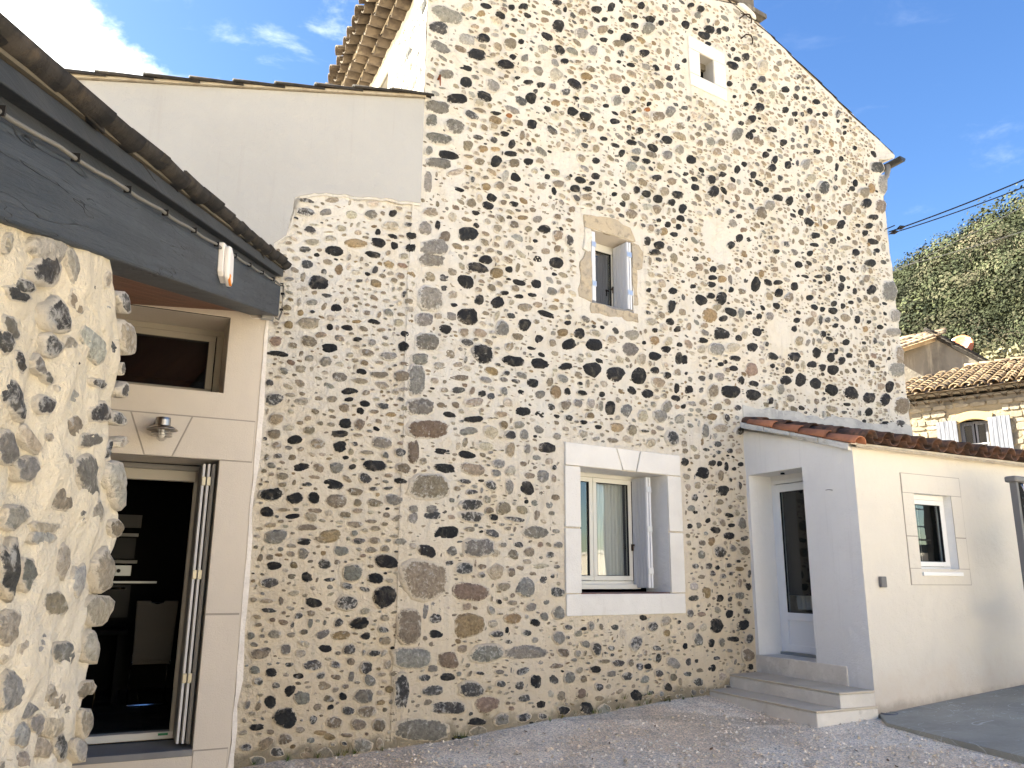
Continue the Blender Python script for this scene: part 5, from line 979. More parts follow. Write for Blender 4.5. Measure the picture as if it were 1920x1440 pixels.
pl([(DO[1],j1),(Lx,j1),(Lx,dz),(DO[1],dz)]); pl([(DO[1],j2),(Lx,j2),(Lx,j1),(DO[1],j1)]); pl([(DO[1],-.1),(Lx,-.1),(Lx,j2),(DO[1],j2)])
# door: open dark doorway in a beige frame, folding shutters against the reveal
d=-.46
fr=MB(); fw=.085
fr.wbox(A,DO[0],DO[0]+.05,d-.07,d,DO[2],DO[3]); fr.wbox(A,DO[1]-.16,DO[1]-.05,d-.07,d,DO[2]+.03,DO[3]-.06); fr.wbox(A,DO[0]+.05,DO[1]-.05,d-.07,d,DO[3]-.16,DO[3]-.06)
door=obj('door_frame',fr,'pvc_beige',N,bevel=.005)
mb=MB(); mb.wbox(A,DO[0]+.05,DO[1]-.05,d-.06,d-.0,DO[3]-.06,DO[3]-.01); sub('head_rail',mb,'shutter_dark',door,.004)
mb=MB(); mb.wbox(A,DO[0],DO[1]-.05,d-.09,d+.02,DO[2]+.015,DO[2]+.075); sub('threshold',mb,'pvc_cream',door,.004)
mb=MB(); mb.tube([A.p(DO[1]-.10,d,1.10),A.p(DO[1]-.10,d+.03,1.10)],.016,8); sub('lock',mb,'iron',door)
mb=MB(); mb.wbox(A,-2.9,-2.86,d,d+.03,DO[3]-.12,DO[3]-.05); sub('catch',mb,'pvc_cream',door)
mb=MB(); mb.wbox(A,-2.05,-1.97,d+.021,d+.023,DO[2]+.045,DO[2]+.065); sub('green_sticker',mb,'sticker',door)
mb=MB(); mb.wbox(A,DO[0],DO[1],-.5,.035,DO[2]-.05,DO[2]+.001); obj('door_sill',mb,'sillgrey',N,bevel=.004)
mb=MB(); mb.tube([A.p(-2.62,-.06,DO[2]+.0),A.p(-2.62,-.06,DO[2]+.05)],.02,8); obj('sill_catch',mb,'alu',N)
for i,s in enumerate((-1.925,-1.885,-1.845)):
    sh=shutter_leaf(N,A,s,-.44+.0*i,-.06-.02*(2-i),DO[2]+.03,DO[3]-.03,.024,4,'shutter_dark')
    e0=-.06-.02*(2-i); e_=MB(); e_.wbox(A,s+.003,s+.021,e0,e0+.006,DO[2]+.03,DO[3]-.03); sub('edge_strip',e_,'shutter_edge' if i<2 else 'shutter_dark',sh)
    if i<2:
        for z in (.62,1.48,2.30):
            hb=MB(); hb.wbox(A,s+.002,s+.034,e0+.007,e0+.014,z-.04,z+.04); sub('hinge',hb,'brass',sh,.002)
casement(N,A,TR,.48,'pvc_beige',[(TR[0]+.06,TR[1]-.07)],fw=.06,sw_=.06,curt=False,name='transom_window')
# dark kitchen behind the door: real floor, walls, cabinets
a=[(-4.4,.10),(-.9,.10),(-.9,4.2),(-4.4,4.2)]; mb=MB()
for i in range(1,4):
    p,q=a[i],a[(i+1)%4]; mb.add([A.p(p[0],-.55,p[1]),A.p(q[0],-.55,q[1]),A.p(q[0],-4.6,q[1]),A.p(p[0],-4.6,p[1])],[(0,1,2,3)])
mb.add([A.p(x,-4.6,z) for x,z in a],[(0,1,2,3)]); mb.add([A.p(x,-.53,z) for x,z in ((-4.4,.1),(-3.06,.1),(-3.06,4.2),(-4.4,4.2))],[(0,1,2,3)])
mb.add([A.p(x,-.53,z) for x,z in ((-1.8,.1),(-.9,.1),(-.9,4.2),(-1.8,4.2))],[(0,1,2,3)]); mb.add([A.p(x,-.53,z) for x,z in ((-3.06,2.49),(-1.8,2.49),(-1.8,3.1),(-3.06,3.1))],[(0,1,2,3)])
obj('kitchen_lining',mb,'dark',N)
for i in range(8):
    for j in range(9):
        x=-4.4+i*.45; y=-.56-j*.45; mb=MB(); mb.wbox(A,x+.003,x+.447,y-.447,y-.003,.085,.105); obj('floor_tile',mb,'ftile',N)
# annexe roof: slab, rake tiles along the top of the render
mb=MB(); mb.wprism(A,[(-9.1,RA(-9.1)),(.0,RA(0)),(.0,RA(0)+.05),(-9.1,RA(-9.1)+.05)],.05,-6.5); obj('roof',mb,'tile_mortar',N)
at_=tile_mesh('rake_tile','tile_dark',.50,.085,.07,.016,6,math.pi*.85)
s=-8.8; upA=A.u+np.array([0,0,.232])
while s<-.25:
    tile_at('roof_tile',at_,N,A.p(s,.035+random.uniform(-.01,.01),RA(s)+.018+random.uniform(-.004,.008)),A.n,upA,.012,.045); s+=.40
mb=MB(); mb.wprism(A,[(-9.,RA(-9.)-.0),(.0,RA(0)-.0),(.0,RA(0)+.025),(-9.,RA(-9)+.025)],.028,.075); obj('under_tile',mb,'tile_mortar',N)
for nm_,Wf,q in (('rear_wall',A,[(-9,-6.5),(-9,-.05),(0,-6.5)]),):
    mb=MB(); mb.add([A.p(-9,-.05,-.3),A.p(-9,-6.5,-.3),A.p(-9,-6.5,RA(-9)),A.p(-9,-.05,RA(-9))],[(0,1,2,3)]); mb.add([A.p(-9,-6.5,-.3),A.p(0,-6.5,-.3),A.p(0,-6.5,RA(0)),A.p(-9,-6.5,RA(-9))],[(0,1,2,3)]); obj(nm_,mb,'mortar',N)

# ================================================================ PORCH (near left)
Q=thing('porch','stone porch with slate-grey beam under dark rake tiles, nearest the camera on the left','porch',P.p(-4.2,0,-.35))
BZ=lambda s: 3.905+.267*s
ed=[(213,491),(219,545),(226,600),(230,650),(226,700),(226,760),(222,800),(226,850),(224,900),(230,960),(228,1000),(213,1050),(209,1100),(198,1130),(189,1180),(184,1230),(176,1280),(163,1320),(167,1360),(159,1400),(157,1440),(150,1560)]
eh=[P.hit(*q) for q in ed]; eh.sort(key=lambda q:q[1])
EDG=lambda z: float(np.interp(z,[q[1] for q in eh],[q[0] for q in eh]))
mb=MB(); nz_=90; S0=-9.5; cols=150
def dsp(s,z): return .020*hsh(s*4,z*4)+.016*hsh(s*9.,z*8,2.)+.007*hsh(s*23,z*19,4.)
Vg={}
for j in range(nz_+1):
    for i in range(cols+1):
        f=(i/cols)**.55; z0_=-.35; s_e=EDG(max(0,1)); 
        z=None
        # top follows the beam
        sA=S0+(EDG(1.5)-S0)*f; zt_=BZ(sA)+.02; z=z0_+(zt_-z0_)*j/nz_; s=S0+(EDG(z)-S0)*f
        Vg[i,j]=len(mb.v); mb.v.append(tuple(P.p(s,dsp(s,z)-.03*max(0,(f-.985)/.015)**2,z)))
for i in range(cols):
    for j in range(nz_): mb.f.append((Vg[i,j],Vg[i+1,j],Vg[i+1,j+1],Vg[i,j+1]))
# end face
off0=len(mb.v)
for j in range(nz_+1):
    for k in range(1,7):
        z=-.35+(BZ(EDG(1.5))+.02+.35)*j/nz_; mb.v.append(tuple(P.p(EDG(z)+.02*math.sin(k*.9)+.015*hsh(k*2.,z*6),-.03-.08*k,z)))
for j in range(nz_):
    r0=[Vg[cols,j]]+[off0+j*6+k for k in range(6)]; r1=[Vg[cols,j+1]]+[off0+(j+1)*6+k for k in range(6)]
    for k in range(6): mb.f.append((r0[k],r0[k+1],r1[k+1],r1[k]))
obj('porch_wall',mb,'mortar_near',Q,smooth=True)
mb=MB(); mb.add([P.p(S0,-.5,-.35),P.p(EDG(0)-.03,-.5,-.35),P.p(EDG(1.5)-.03,-.5,BZ(-4.2)),P.p(S0,-.5,BZ(S0))],[(0,1,2,3)]); obj('inner_face',mb,'mortar_near',Q)
pkP=Packer(-9.6,-3.,-.3,3.2)
itP=photo_stones(P,'P',pkP,nseg=14,full=True,jag=1.7,hmul=.42)
okP=lambda s,z,w,h: z+h/2<BZ(s)-.02 and s+w*.35<EDG(z) and z>.0
itP+=fill_stones(P,pkP,(-9.4,-3.6,0,2.8),1300,dict(b=.4,w=.3,g=.12,l=.12,d=.03,o=.05),lambda s,z:.5 if s>-6 else 1,.03,.10,lambda s,z,w,h: okP(s,z,w,h) and s>-5.6,full=True,gap=.018)
itP+=fill_stones(P,pkP,(-9.4,-5.35,0,2.6),1500,dict(k=.2,d=.2,b=.2,w=.2,g=.1,l=.1,o=.05),lambda s,z:1,.10,.26,lambda s,z,w,h: okP(s,z,w,h) and s<-5.3,full=True,gap=.03)
emit(Q,itP,300)
# beam
def slope_box(name,s0,s1,zlo,zhi,d0,d1,mt,parent,bev=.006,nseg=1):
    mb=MB()
    for k in range(nseg):
        a=s0+(s1-s0)*k/nseg; b=s0+(s1-s0)*(k+1)/nseg
        mb.wprism(P,[(a,BZ(a)+zlo),(b,BZ(b)+zlo),(b,BZ(b)+zhi),(a,BZ(a)+zhi)],d0,d1)
    return obj(name,mb,mt,parent,bevel=bev)
slope_box('beam',-9.5,-.12,.0,.305,-.24,.03,'beam',Q,.012)
slope_box('fascia_board',-9.5,-.08,.312,.41,-.10,-.03,'fascia',Q)
slope_box('fascia_board',-9.5,-.06,.405,.478,-.10,.035,'fascia',Q)
slope_box('batten',-9.5,-.02,.480,.495,-.2,.052,'batten',Q,.002)
slope_box('roof_board',-9.5,-.02,.496,.505,-3.2,.02,'fascia',Q,.0)
# ceiling of stained boards
for i in range(25):
    d0=-.245-.115*i; d1=d0-.111; e0,e1=-.319*abs(d0)-.02,-.319*abs(d1)-.02; mb=MB()
    mb.hexa([P.p(-9.4,d0,BZ(-9.4)+.03),P.p(e0,d0,BZ(e0)+.03),P.p(e1,d1,BZ(e1)+.03),P.p(-9.4,d1,BZ(-9.4)+.03),P.p(-9.4,d0,BZ(-9.4)+.055),P.p(e0,d0,BZ(e0)+.055),P.p(e1,d1,BZ(e1)+.055),P.p(-9.4,d1,BZ(-9.4)+.055)])
    obj('ceiling_board',mb,'ceiling',Q,bevel=.003)
mb=MB(); mb.add([P.p(-9.5,-3.2,-.3),P.p(-1.0,-3.2,-.3),P.p(-1.0,-3.2,BZ(-1)+.3),P.p(-9.5,-3.2,BZ(-9.5)+.3)],[(0,1,2,3)]); mb.add([P.p(-9.5,0,-.3),P.p(-9.5,-3.2,-.3),P.p(-9.5,-3.2,BZ(-9.5)+.4),P.p(-9.5,0,BZ(-9.5)+.4)],[(0,1,2,3)]); obj('rear_wall',mb,'mortar_near',Q)
# rake tiles
ct_=tile_mesh('porch_cover_tile','tile_dark',.47,.072,.052,.013,9,math.pi*1.0,bend=.006); cc_=tile_mesh('porch_channel_tile','tile_dark',.47,.058,.070,.013,8,math.pi*.9,True)
upP=P.u+np.array([0,0,.267])
for col_,(dc,zc) in enumerate(((-.03,.0),(-.22,.0),(-.41,0.),(-.60,0.))):
    s=-9.4+.05*col_
    while s<-.42+.08*col_:
        tile_at('roof_tile',ct_,Q,P.p(s,dc+random.uniform(-.024,.024),BZ(s)+.522+random.uniform(-.010,.012)),P.n,upP,.085 if col_==0 else .02,.11); s+=.355
    s=-9.5+.1
    while s<-.42:
        tile_at('roof_tile',cc_,Q,P.p(s,dc-.095,BZ(s)+.572),P.n,upP,.02,.02); s+=.355
s=-9.45
while s<-.40:
    tile_at('roof_tile',cc_,Q,P.p(s,.045+random.uniform(-.012,.012),BZ(s)+.562),P.n,upP,.03,.02); s+=.355
# things fixed to the porch
pts=[]; 
for i in range(60):
    s=-9.4+(9.4-.10)*i/59; pts.append(P.p(s,.045,BZ(s)+.318-.010*abs(math.sin(i*.9))))
pts+=[P.p(-.085,.05,BZ(0)+.28),P.p(-.085,.05,BZ(0)+.02),P.p(-.10,.03,BZ(0)-.06),P.p(-.2,.02,BZ(0)-.075)]
cb=thing('cable','pale cable clipped along the top of the grey porch beam','cable',P.p(-2,.045,BZ(-2)+.3))
obj('cable_run',MB().tube(pts,.0085,7),'cable',cb,smooth=True)
for i in range(18):
    s=-9+.52*i
    if s<-.15: obj('clip',MB().wbox(P,s-.004,s+.004,.03,.060,BZ(s)+.300,BZ(s)+.331),'black',cb)
for z in (.04,.20): obj('clip',MB().wbox(P,-.10,-.07,.03,.064,BZ(0)+z,BZ(0)+z+.015),'black',cb)
sa,za=P.hit(404,500)
al=thing('alarm_siren','slim white alarm siren with an orange lens, fixed to the grey beam','alarm',P.p(sa,.03,za-.15))
mb=MB(); hh=.165; w=.075
zq=lambda pts,sc=1.: [(sa+(P.hit(180+x/4.8,420+y/4.8)[0]-sa)*.50,P.hit(180+(1100)/4.8,420+y/4.8)[1]-.01) for x,y in pts]
back=zq([(1068,205),(1108,192),(1128,212),(1128,520),(1105,560),(1052,528),(1034,490),(1044,212)]); front=zq([(1078,215),(1112,196),(1156,250),(1156,505),(1122,575),(1095,560),(1060,520),(1066,235)])
obj('back_box',MB().wprism(P,[(x-.03,z) for x,z in back],.03,.065),'white_pl',al,bevel=.006)
obj('cover',MB().wprism(P,[(x-.05,z-.01) for x,z in front],.065,.10),'white_pl',al,bevel=.012)
lens=zq([(1080,480),(1096,474),(1100,490),(1094,515),(1108,545),(1120,560),(1112,574),(1094,556),(1080,530)])
obj('lens',MB().wprism(P,[(x-.058,z-.012) for x,z in lens],.09,.106),'orange',al,bevel=.004)
jx,jz=A.hit(503,597)
jb=thing('junction_box','small grey junction box under the right end of the porch beam','junction box',A.p(jx,.03,jz))
obj('box',MB().wbox(A,jx-.075,jx+.04,.04,.11,jz-.035,jz+.035),'jbox',jb,bevel=.006)
for k in (-.045,.01): obj('gland',MB().lathe(A.p(jx+k,.11,jz+.01),[(.0,0),(.018,0),(.018,.012),(0,.012)],12,np.array([A.u,[0,0,1.],A.n]).T),'zinc_pale',jb)
obj('wire_loop',MB().tube([A.p(jx-.07,.08,jz-.03)+np.array([0,0,0])]+[A.p(jx-.12-.06*math.sin(q),.07,jz-.01+.045*math.cos(q)) for q in np.linspace(2.6,-.3,12)],.004,6),'white_pl',jb,smooth=True)
# wall lamp
lx,lz=A.hit(303,806)
lp=thing('wall_lamp','stainless steel wall lamp with stacked rings and clear glass, above the dark doorway','wall lamp',A.p(lx,.03,lz-.1))
ax_=np.eye(3); cx=A.p(lx,.17,lz)
obj('mount',MB().lathe(A.p(lx-.01,.03,lz+.035),[(0,0),(.05,0),(.05,.02),(.042,.10),(0,.10)],20,np.array([A.u,[0,0,1.],A.n]).T),'steel',lp,smooth=True)
obj('canopy',MB().lathe(cx,[(0,.085),(.058,.08),(.062,.06),(.062,-.0),(0,-.0)],24),'steel',lp,bevel=.002)
obj('shade',MB().lathe(cx,[(.05,.012),(.085,.004),(.125,-.022),(.128,-.028),(.08,-.008),(.05,.0)],32),'steel',lp,smooth=True)
for z,r in ((-.052,.088),(-.076,.088)): obj('ring',MB().lathe(cx,[(.05,z+.004),(r-.01,z+.0),(r,z-.005),(r-.01,z-.005),(.05,z)],32),'steel',lp,smooth=True)
obj('glass_shade',MB().lathe(cx,[(.046,-.0),(.047,-.07),(.045,-.085),(.036,-.108),(.02,-.122),(.0,-.127)],24),'glass_clear',lp,smooth=True)
for q in (0.5,2.6,4.7): obj('rod',MB().tube([cx+np.array([.056*math.cos(q),.056*math.sin(q),0]),cx+np.array([.056*math.cos(q),.056*math.sin(q),-.08])],.003,6),'steel',lp)
obj('bulb',MB().lathe(cx,[(.0,-.02),(.018,-.02),(.018,-.05),(.026,-.07),(.022,-.09),(0,-.1)],14),'white_pl',lp,smooth=True)
# chair in the kitchen (taupe back, chrome cantilever frame)
def chair(s,d,label,ang=0):
    c=thing('chair',label,'chair',A.p(s,d,.105)); B=lambda x,y,z: A.p(s+x,d+y,.105+z)
    back=MB(); vs=[]
    poly=[(-.19,.46),(.19,.46),(.21,1.09),(.07,1.09),(.055,1.065),(.0,1.05),(-.055,1.065),(-.07,1.09),(-.21,1.09)]
    vs=[B(x,.0+.09*(z-.46),z) for x,z in poly]+[B(x,-.035+.09*(z-.46),z) for x,z in poly]; n=len(poly)
    back.add(vs,[tuple(range(n)),tuple(range(n,2*n))[::-1]]+[(i,(i+1)%n,n+(i+1)%n,n+i) for i in range(n)])
    obj('backrest',back,'taupe',c,bevel=.01)
    st=MB(); st.hexa([B(-.2,-.05,.42),B(.2,-.05,.42),B(.2,-.46,.44),B(-.2,-.46,.44),B(-.2,-.05,.47),B(.2,-.05,.47),B(.2,-.46,.49),B(-.2,-.46,.49)]); obj('seat',st,'taupe',c,bevel=.015)
    for x in (-.19,.19): obj('frame',MB().tube([B(x,.0,.46),B(x,-.1,.42),B(x,-.42,.42),B(x,-.46,.36),B(x,-.44,.05),B(x,-.40,.015),B(x,.0,.015)],.0125,8),'chrome',c,smooth=True)
    obj('foot_bar',MB().tube([B(-.19,0,.015),B(.19,0,.015)],.0125,8),'chrome',c)
    obj('handle',MB().tube([B(-.06,.055,1.075),B(.06,.055,1.075)],.009,8),'chrome',c)
    return c
cs,cz_=A.hit(285,1290)
chair(-2.08,-2.25,'taupe high-backed chair on chrome frame in the dark kitchen')
tb=thing('dining_table','dark dining table behind the chair in the kitchen','table',A.p(-3.,-2.9,.105))
obj('table_top',MB().wbox(A,-3.6,-2.34,-3.3,-2.55,.82,.87),'cab',tb,bevel=.01)
for x in (-3.5,-2.40):
    for y in (-3.2,-2.65): obj('leg',MB().wbox(A,x-.03,x+.03,y-.03,y+.03,.105,.82),'cab',tb)
ov=thing('kitchen_oven','steel and glass wall oven in dark cabinets at the back of the kitchen','oven',A.p(-3.6,-3.3,.105))
obj('cabinet',MB().wbox(A,-4.35,-1.2,-4.3,-3.7,.105,2.6),'cab',ov,bevel=.004)
for z0_,z1_,m_,s1_ in ((2.04,2.20,'shutter_dark',-2.30),(1.93,1.97,'pvc_cream',-2.32),(1.60,1.64,'pvc_cream',-2.30),(1.45,1.575,'alu',-2.36),(1.36,1.385,'alu',-2.05)): obj('trim',MB().wbox(A,-3.2,s1_,-3.7,-3.68,z0_,z1_),m_,ov)
obj('oven_glass',MB().wbox(A,-3.2,-2.34,-3.7,-3.685,1.66,1.91),'black',ov); obj('oven_glass',MB().wbox(A,-3.2,-2.34,-3.7,-3.685,.95,1.34),'black',ov)
obj('oven_handle',MB().tube([A.p(-3.1,-3.64,1.30),A.p(-2.4,-3.64,1.30)],.012,8),'steel',ov); obj('knob',MB().lathe(A.p(-2.5,-3.68,1.51),[(0,0),(.025,0),(.022,.03),(0,.03)],14,np.array([A.u,[0,0,1.],A.n]).T),'black',ov)
# ================================================================ LEAN-TO on the right
T=thing('lean_to','low cream lean-to with terracotta tiles against the foot of the tall house','extension',D.p(-1,0,-.3))
DD=(-1.02,-.06,.535,2.82); RD=lambda s: 3.52-.305*(-s)
wall_sheet('door_wall',D,[(-1.81,-.35),(.12,-.35),(.12,RD(.12)),(-1.81,RD(-1.81))],[DD],'plaster_grey',T,.25,.004)
reveal('door_reveal',D,DD,.46,'plaster_grey',T)
EW=(1.0,1.70,1.575,2.49)
wall_sheet('window_wall',E,[(0,-.35),(7,-.35),(7,3.02),(0,3.02)],[EW],'plaster_cream',T,.25,.004)
reveal('window_reveal',E,EW,.16,'plaster_grey',T)
mb=MB(); c0=E.p(7,0,0); c1=E.p(7,-4,0); mb.add([(c0[0],c0[1],-.3),(c1[0],c1[1],-.3),(c1[0],c1[1],3.6),(c0[0],c0[1],3.0)],[(0,1,2,3)]); 
bb=G.p(9.0,-.02,0); mb.add([(bb[0],bb[1],-.3),(c1[0],c1[1],-.3),(c1[0],c1[1],3.6),(bb[0],bb[1],3.6)],[(0,1,2,3)]); obj('rear_wall',mb,'plaster_cream',T)
# incised window surround
x0,x1,y0_,y1_=.80,1.90,1.43,2.715
mb=MB(); mb.wbox(E,x0-.006,EW[0],.0,.0045,y0_-.006,y1_+.006); mb.wbox(E,EW[1],x1+.006,.0,.0045,y0_-.006,y1_+.006); mb.wbox(E,EW[0],EW[1],.0,.0045,EW[3],y1_+.006); mb.wbox(E,EW[0],EW[1],.0,.0045,y0_-.006,EW[2]); obj('joint_bed',mb,'groove',T)
g_=.0035
jl=E.hit(1705,1005)[1]; jr=E.hit(1800,1009)[1]; jb_=E.hit(1715,1066)[1]
for q in ([(x0,EW[3]),(x1,EW[3]),(x1,y1_),(x0,y1_)],[(x0,jl),(EW[0],jl),(EW[0],EW[3]),(x0,EW[3])],[(x0,jb_),(EW[0],jb_),(EW[0],jl),(x0,jl)],[(EW[1],jr),(x1,jr),(x1,EW[3]),(EW[1],EW[3])],[(EW[1],jb_),(x1,jb_),(x1,jr),(EW[1],jr)],[(x0,y0_),(x1,y0_),(x1,jb_),(x0,jb_)]):
    block(T,E,q,'render_block','plaster_cream',.0,.008,.0)
wv=casement(T,E,EW,.10,'pvc',[(EW[0]+.045,EW[1]-.045)],fw=.06,sw_=.055,curt_r=(1.1,1.62))
mb=MB(); mb.wbox(E,EW[0]-.0,EW[1]+.03,-.12,.035,EW[2]-.045,EW[2]-.002); obj('window_sill',mb,'pvc',T,bevel=.004)
room(T,E,EW,.16)
# door
d=-.38
fr=MB(); a,b,z0,z1=DD; z1f=2.76
fr.wbox(D,b-.05,b,d-.06,d,z0,z1f); fr.wbox(D,a,a+.05,d-.06,d,z0,z1f); fr.wbox(D,a+.05,b-.05,d-.06,d,z1f-.05,z1f); dr=obj('door',fr,'pvc',T,bevel=.004)
mb=MB(); mb.wbox(D,a,b,d-.06,d-.0,z1f+.001,z1); sub('head_filler',mb,'plaster_grey',dr)
lf=MB(); A0,A1=a+.055,b-.055
lf.wbox(D,A0,A0+.10,d-.05,d+.012,z0+.04,z1f-.06); lf.wbox(D,A1-.10,A1,d-.05,d+.012,z0+.04,z1f-.06); lf.wbox(D,A0+.1,A1-.1,d-.05,d+.012,z1f-.16,z1f-.06); lf.wbox(D,A0+.1,A1-.1,d-.05,d+.012,z0+.04,z0+.13); lf.wbox(D,A0+.1,A1-.1,d-.05,d+.012,.965,1.06)
sub('leaf',lf,'pvc',dr,.004)
mb=MB(); mb.wbox(D,A0+.1,A1-.1,d-.03,d-.004,z0+.13,.965); sub('lower_panel',mb,'pvc',dr)
mb=MB(); mb.add([D.p(A0+.1,d-.02,1.06),D.p(A1-.1,d-.02,1.06),D.p(A1-.1,d-.02,z1f-.16),D.p(A0+.1,d-.02,z1f-.16)],[(0,1,2,3)]); sub('pane',mb,'glass_door',dr)
gk=MB()
for r_ in ((A0+.1,A0+.106,1.06,z1f-.16),(A1-.106,A1-.1,1.06,z1f-.16),(A0+.1,A1-.1,1.06,1.066),(A0+.1,A1-.1,z1f-.166,z1f-.16)): gk.wbox(D,r_[0],r_[1],d-.018,d+.004,r_[2],r_[3])
sub('seal',gk,'rubber',dr)
cu=MB(); n=30; vs=[]
for i in range(n+1):
    s=-.78+.50*i/n; vs+=[D.p(s*1.0,d-.13+.02*math.sin(i*1.3),1.1),D.p(s+.12,d-.13+.02*math.sin(i*1.3),2.6)]
cu.add(vs,[(2*i,2*i+1,2*i+3,2*i+2) for i in range(n)]); sub('curtain',cu,'curtain',dr,smooth=True)
mb=MB(); mb.wbox(D,a,b,d-.06,d+.03,z0+.002,z0+.035); sub('threshold',mb,'alu',dr,.003)
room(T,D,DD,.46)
mb=MB(); mb.wbox(D,a-.45,.05,-.46,.012,.30,z0+.003); obj('door_sill',mb,'concrete',T,bevel=.01)
# roof: boards underneath, bedding, tile columns up to the gable
Rslope=.26; ez=3.0
upE=np.array([-E.n[0],-E.n[1],Rslope]); 
def colen(s):
    p=E.p(s,.12,0)-G.o; den=-(-E.n@G.n); L=(p@G.n)/den
    if (E.p(s,.12-L,0)-G.o)@G.u>9.15: L=1.2
    return min(L,2.75)
s_=np.linspace(-.04,7,30); mb=MB(); top_=[]; 
for s in s_: L=colen(s)+.1; mb.v+=[tuple(E.p(s,.10,ez-.03)),tuple(E.p(s,.12-L,ez-.03+Rslope*L)),tuple(E.p(s,.10,ez-.055)),tuple(E.p(s,.12-L,ez-.055+Rslope*L))]
for i in range(len(s_)-1):
    k=4*i; mb.f+=[(k,k+1,k+5,k+4),(k+2,k+3,k+7,k+6),(k,k+4,k+6,k+2)]
obj('roof_board',mb,'tile_mortar',T)
cv=tile_mesh('eave_cover_tile','tile_red_old',.48,.112,.088,.014,9,math.pi*.92); ch_=tile_mesh('eave_channel_tile','tile_red_old',.48,.10,.118,.014,9,math.pi*.85,True)
i=0; s=.16
while s<6.9:
    L=colen(s); y=0
    while y<L-.10:
        ln=min(1.,(L-y)/.48)
        tile_at('roof_tile',cv,T,E.p(s,.15-y,ez+.045+Rslope*y),E.u,upE,.015,.035)
        tile_at('roof_tile',ch_,T,E.p(s+.1475,.13-y,ez+.098+Rslope*y),E.u,upE,.012,.02); y+=.40
    s+=.295; i+=1
rk=tile_mesh('rake_tile','tile_red',.50,.095,.078,.014,9,math.pi)
upD=D.u+np.array([0,0,.312])
s=-1.90
while s<-.2:
    tile_at('roof_tile',rk,T,D.p(s,-.035,RD(s)+.045),D.n,upD,.006,.045); s+=.43
s=-1.5
for k in range(4):
    a_,b_=-1.80+.45*k,-1.80+.45*(k+1)-.012
    obj('bedding_mortar',MB().wprism(D,[(a_,RD(a_)-.045+rng.normal(0,.006)),((a_+b_)/2,RD((a_+b_)/2)-.05+rng.normal(0,.006)),(b_,RD(b_)-.045),(b_,RD(b_)+.03),(a_,RD(a_)+.03)],-.10,.052),'white_mortar',T,bevel=.008)
fl=[(5.02,3.40),(9.16,3.60),(9.16,3.93)]+[(9.0-i*.2,3.94+ (i/20)*-.17+rng.normal(0,.022)+.03*math.sin(i*.9)) for i in range(20)]+[(5.0,3.80)]
obj('cement_flashing',MB().wprism(G,fl,-.02,.020),'flash',T,bevel=.008)
# steps
ST=thing('entrance_steps','two worn concrete steps in front of the white glazed door','steps',D.p(-1,.5,-.1))
for d1,zt,e_ in ((.87,.175,-1.84),(.505,.33,-1.815)):
    poly=MB(); 
    obj('step',MB().wbox(D,e_,.0,-.0,d1,-.3,zt-.022),'concrete',ST,bevel=.012)
    obj('tread',MB().wbox(D,e_-.006,.0,.0,d1+.008,zt-.020,zt),'tread',ST,bevel=.006)
# small things by the lean-to
bx_,bz_=E.hit(1652,1091)
o=obj('wall_socket',MB().wbox(E,bx_-.045,bx_+.045,.004,.045,bz_-.06,bz_+.06),'socket',bevel=.01); tag(o,'small dark grey socket box on the cream wall, left of the small white window','wall socket')
o=obj('light_sensor',MB().wbox(D,-.52,-.48,-.20,-.16,2.795,2.818),'black',bevel=.004); tag(o,'tiny black sensor under the head of the white door recess','sensor')
wx,wz=D.hit(1561,919)
o=obj('wire_stub',MB().tube([D.p(wx+.0,.0,wz),D.p(wx+.01,.05,wz+.005),D.p(wx+.04,.07,wz)],.004,5),'cable',smooth=True); tag(o,'short wire end sticking out of the grey-white wall right of the white door','wire')
pp=ray(1672,1338); pp=pp*(-1.40/pp[2])
o=obj('drain_pipe',MB().lathe((pp[0],pp[1]+.06,.04),[(.07,-.1),(.085,.0),(.09,.06),(.078,.06),(.07,.02),(.0,.015)],20),'socket',smooth=True); tag(o,'round grey drain collar in the gravel at the corner of the lean-to','drain')
# metal rack at the right edge
def off_hit(W,d,x,y):
    r=ray(x,y); o_=W.o+W.n*d; p=r*((o_@W.n)/(r@W.n)); return (p-W.o)@W.u,p[2]+CAMZ
rk_=thing('metal_rack','dark perforated metal rack with chrome wire hooks at the right edge of the view','rack',E.p(3.3,.4,.3))
dR=.62
ra,rb=off_hit(E,dR,1899,905),off_hit(E,dR,1913,905)
zt=ra[1]; s0r,s1r=ra[0]-.04,rb[0]-.03
for so in (0,.50):
    mb=MB(); mb.wbox(E,s0r+so,s0r+so+.045,dR-.02,dR+.06,.28,zt); obj('upright',mb,'socket',rk_,bevel=.004)
    mb=MB(); mb.wbox(E,s0r+so+.046,s0r+so+.16,dR-.04,dR+.05,.28,zt); up_=obj('post_face',mb,'cab',rk_,bevel=.004)
    mb=MB(); mb.wbox(E,s0r+so-.03,s0r+so+.20,dR-.06,dR+.08,zt+.002,zt+.075); obj('cap',mb,'socket',rk_,bevel=.02)
    for k in range(22): 
        hb=MB(); hb.lathe(E.p(s0r+so+.10,dR+.052,zt-.18-.1*k),[(0,.0),(.014,.0),(.014,.004),(0,.004)],10,np.array([E.u,[0,0,1.],E.n]).T); sub('hole_plug',hb,'black',up_)
mb=MB(); mb.wbox(E,s0r+.16,s0r+.50,dR-.03,dR+.03,zt+.0,zt+.07); obj('top_rail',mb,'socket',rk_,bevel=.01)
for z in (zt-.72,zt-1.5):
    obj('bracket',MB().wbox(E,s0r+.13,s0r+.50,dR+.055,dR+.07,z-.06,z+.05),'alu',rk_,bevel=.003)
for z in (zt-.18,zt-.42): obj('shelf_rail',MB().tube([E.p(s0r+.02,dR+.13,z),E.p(s0r+.6,dR+.13,z)],.009,8),'chrome',rk_)
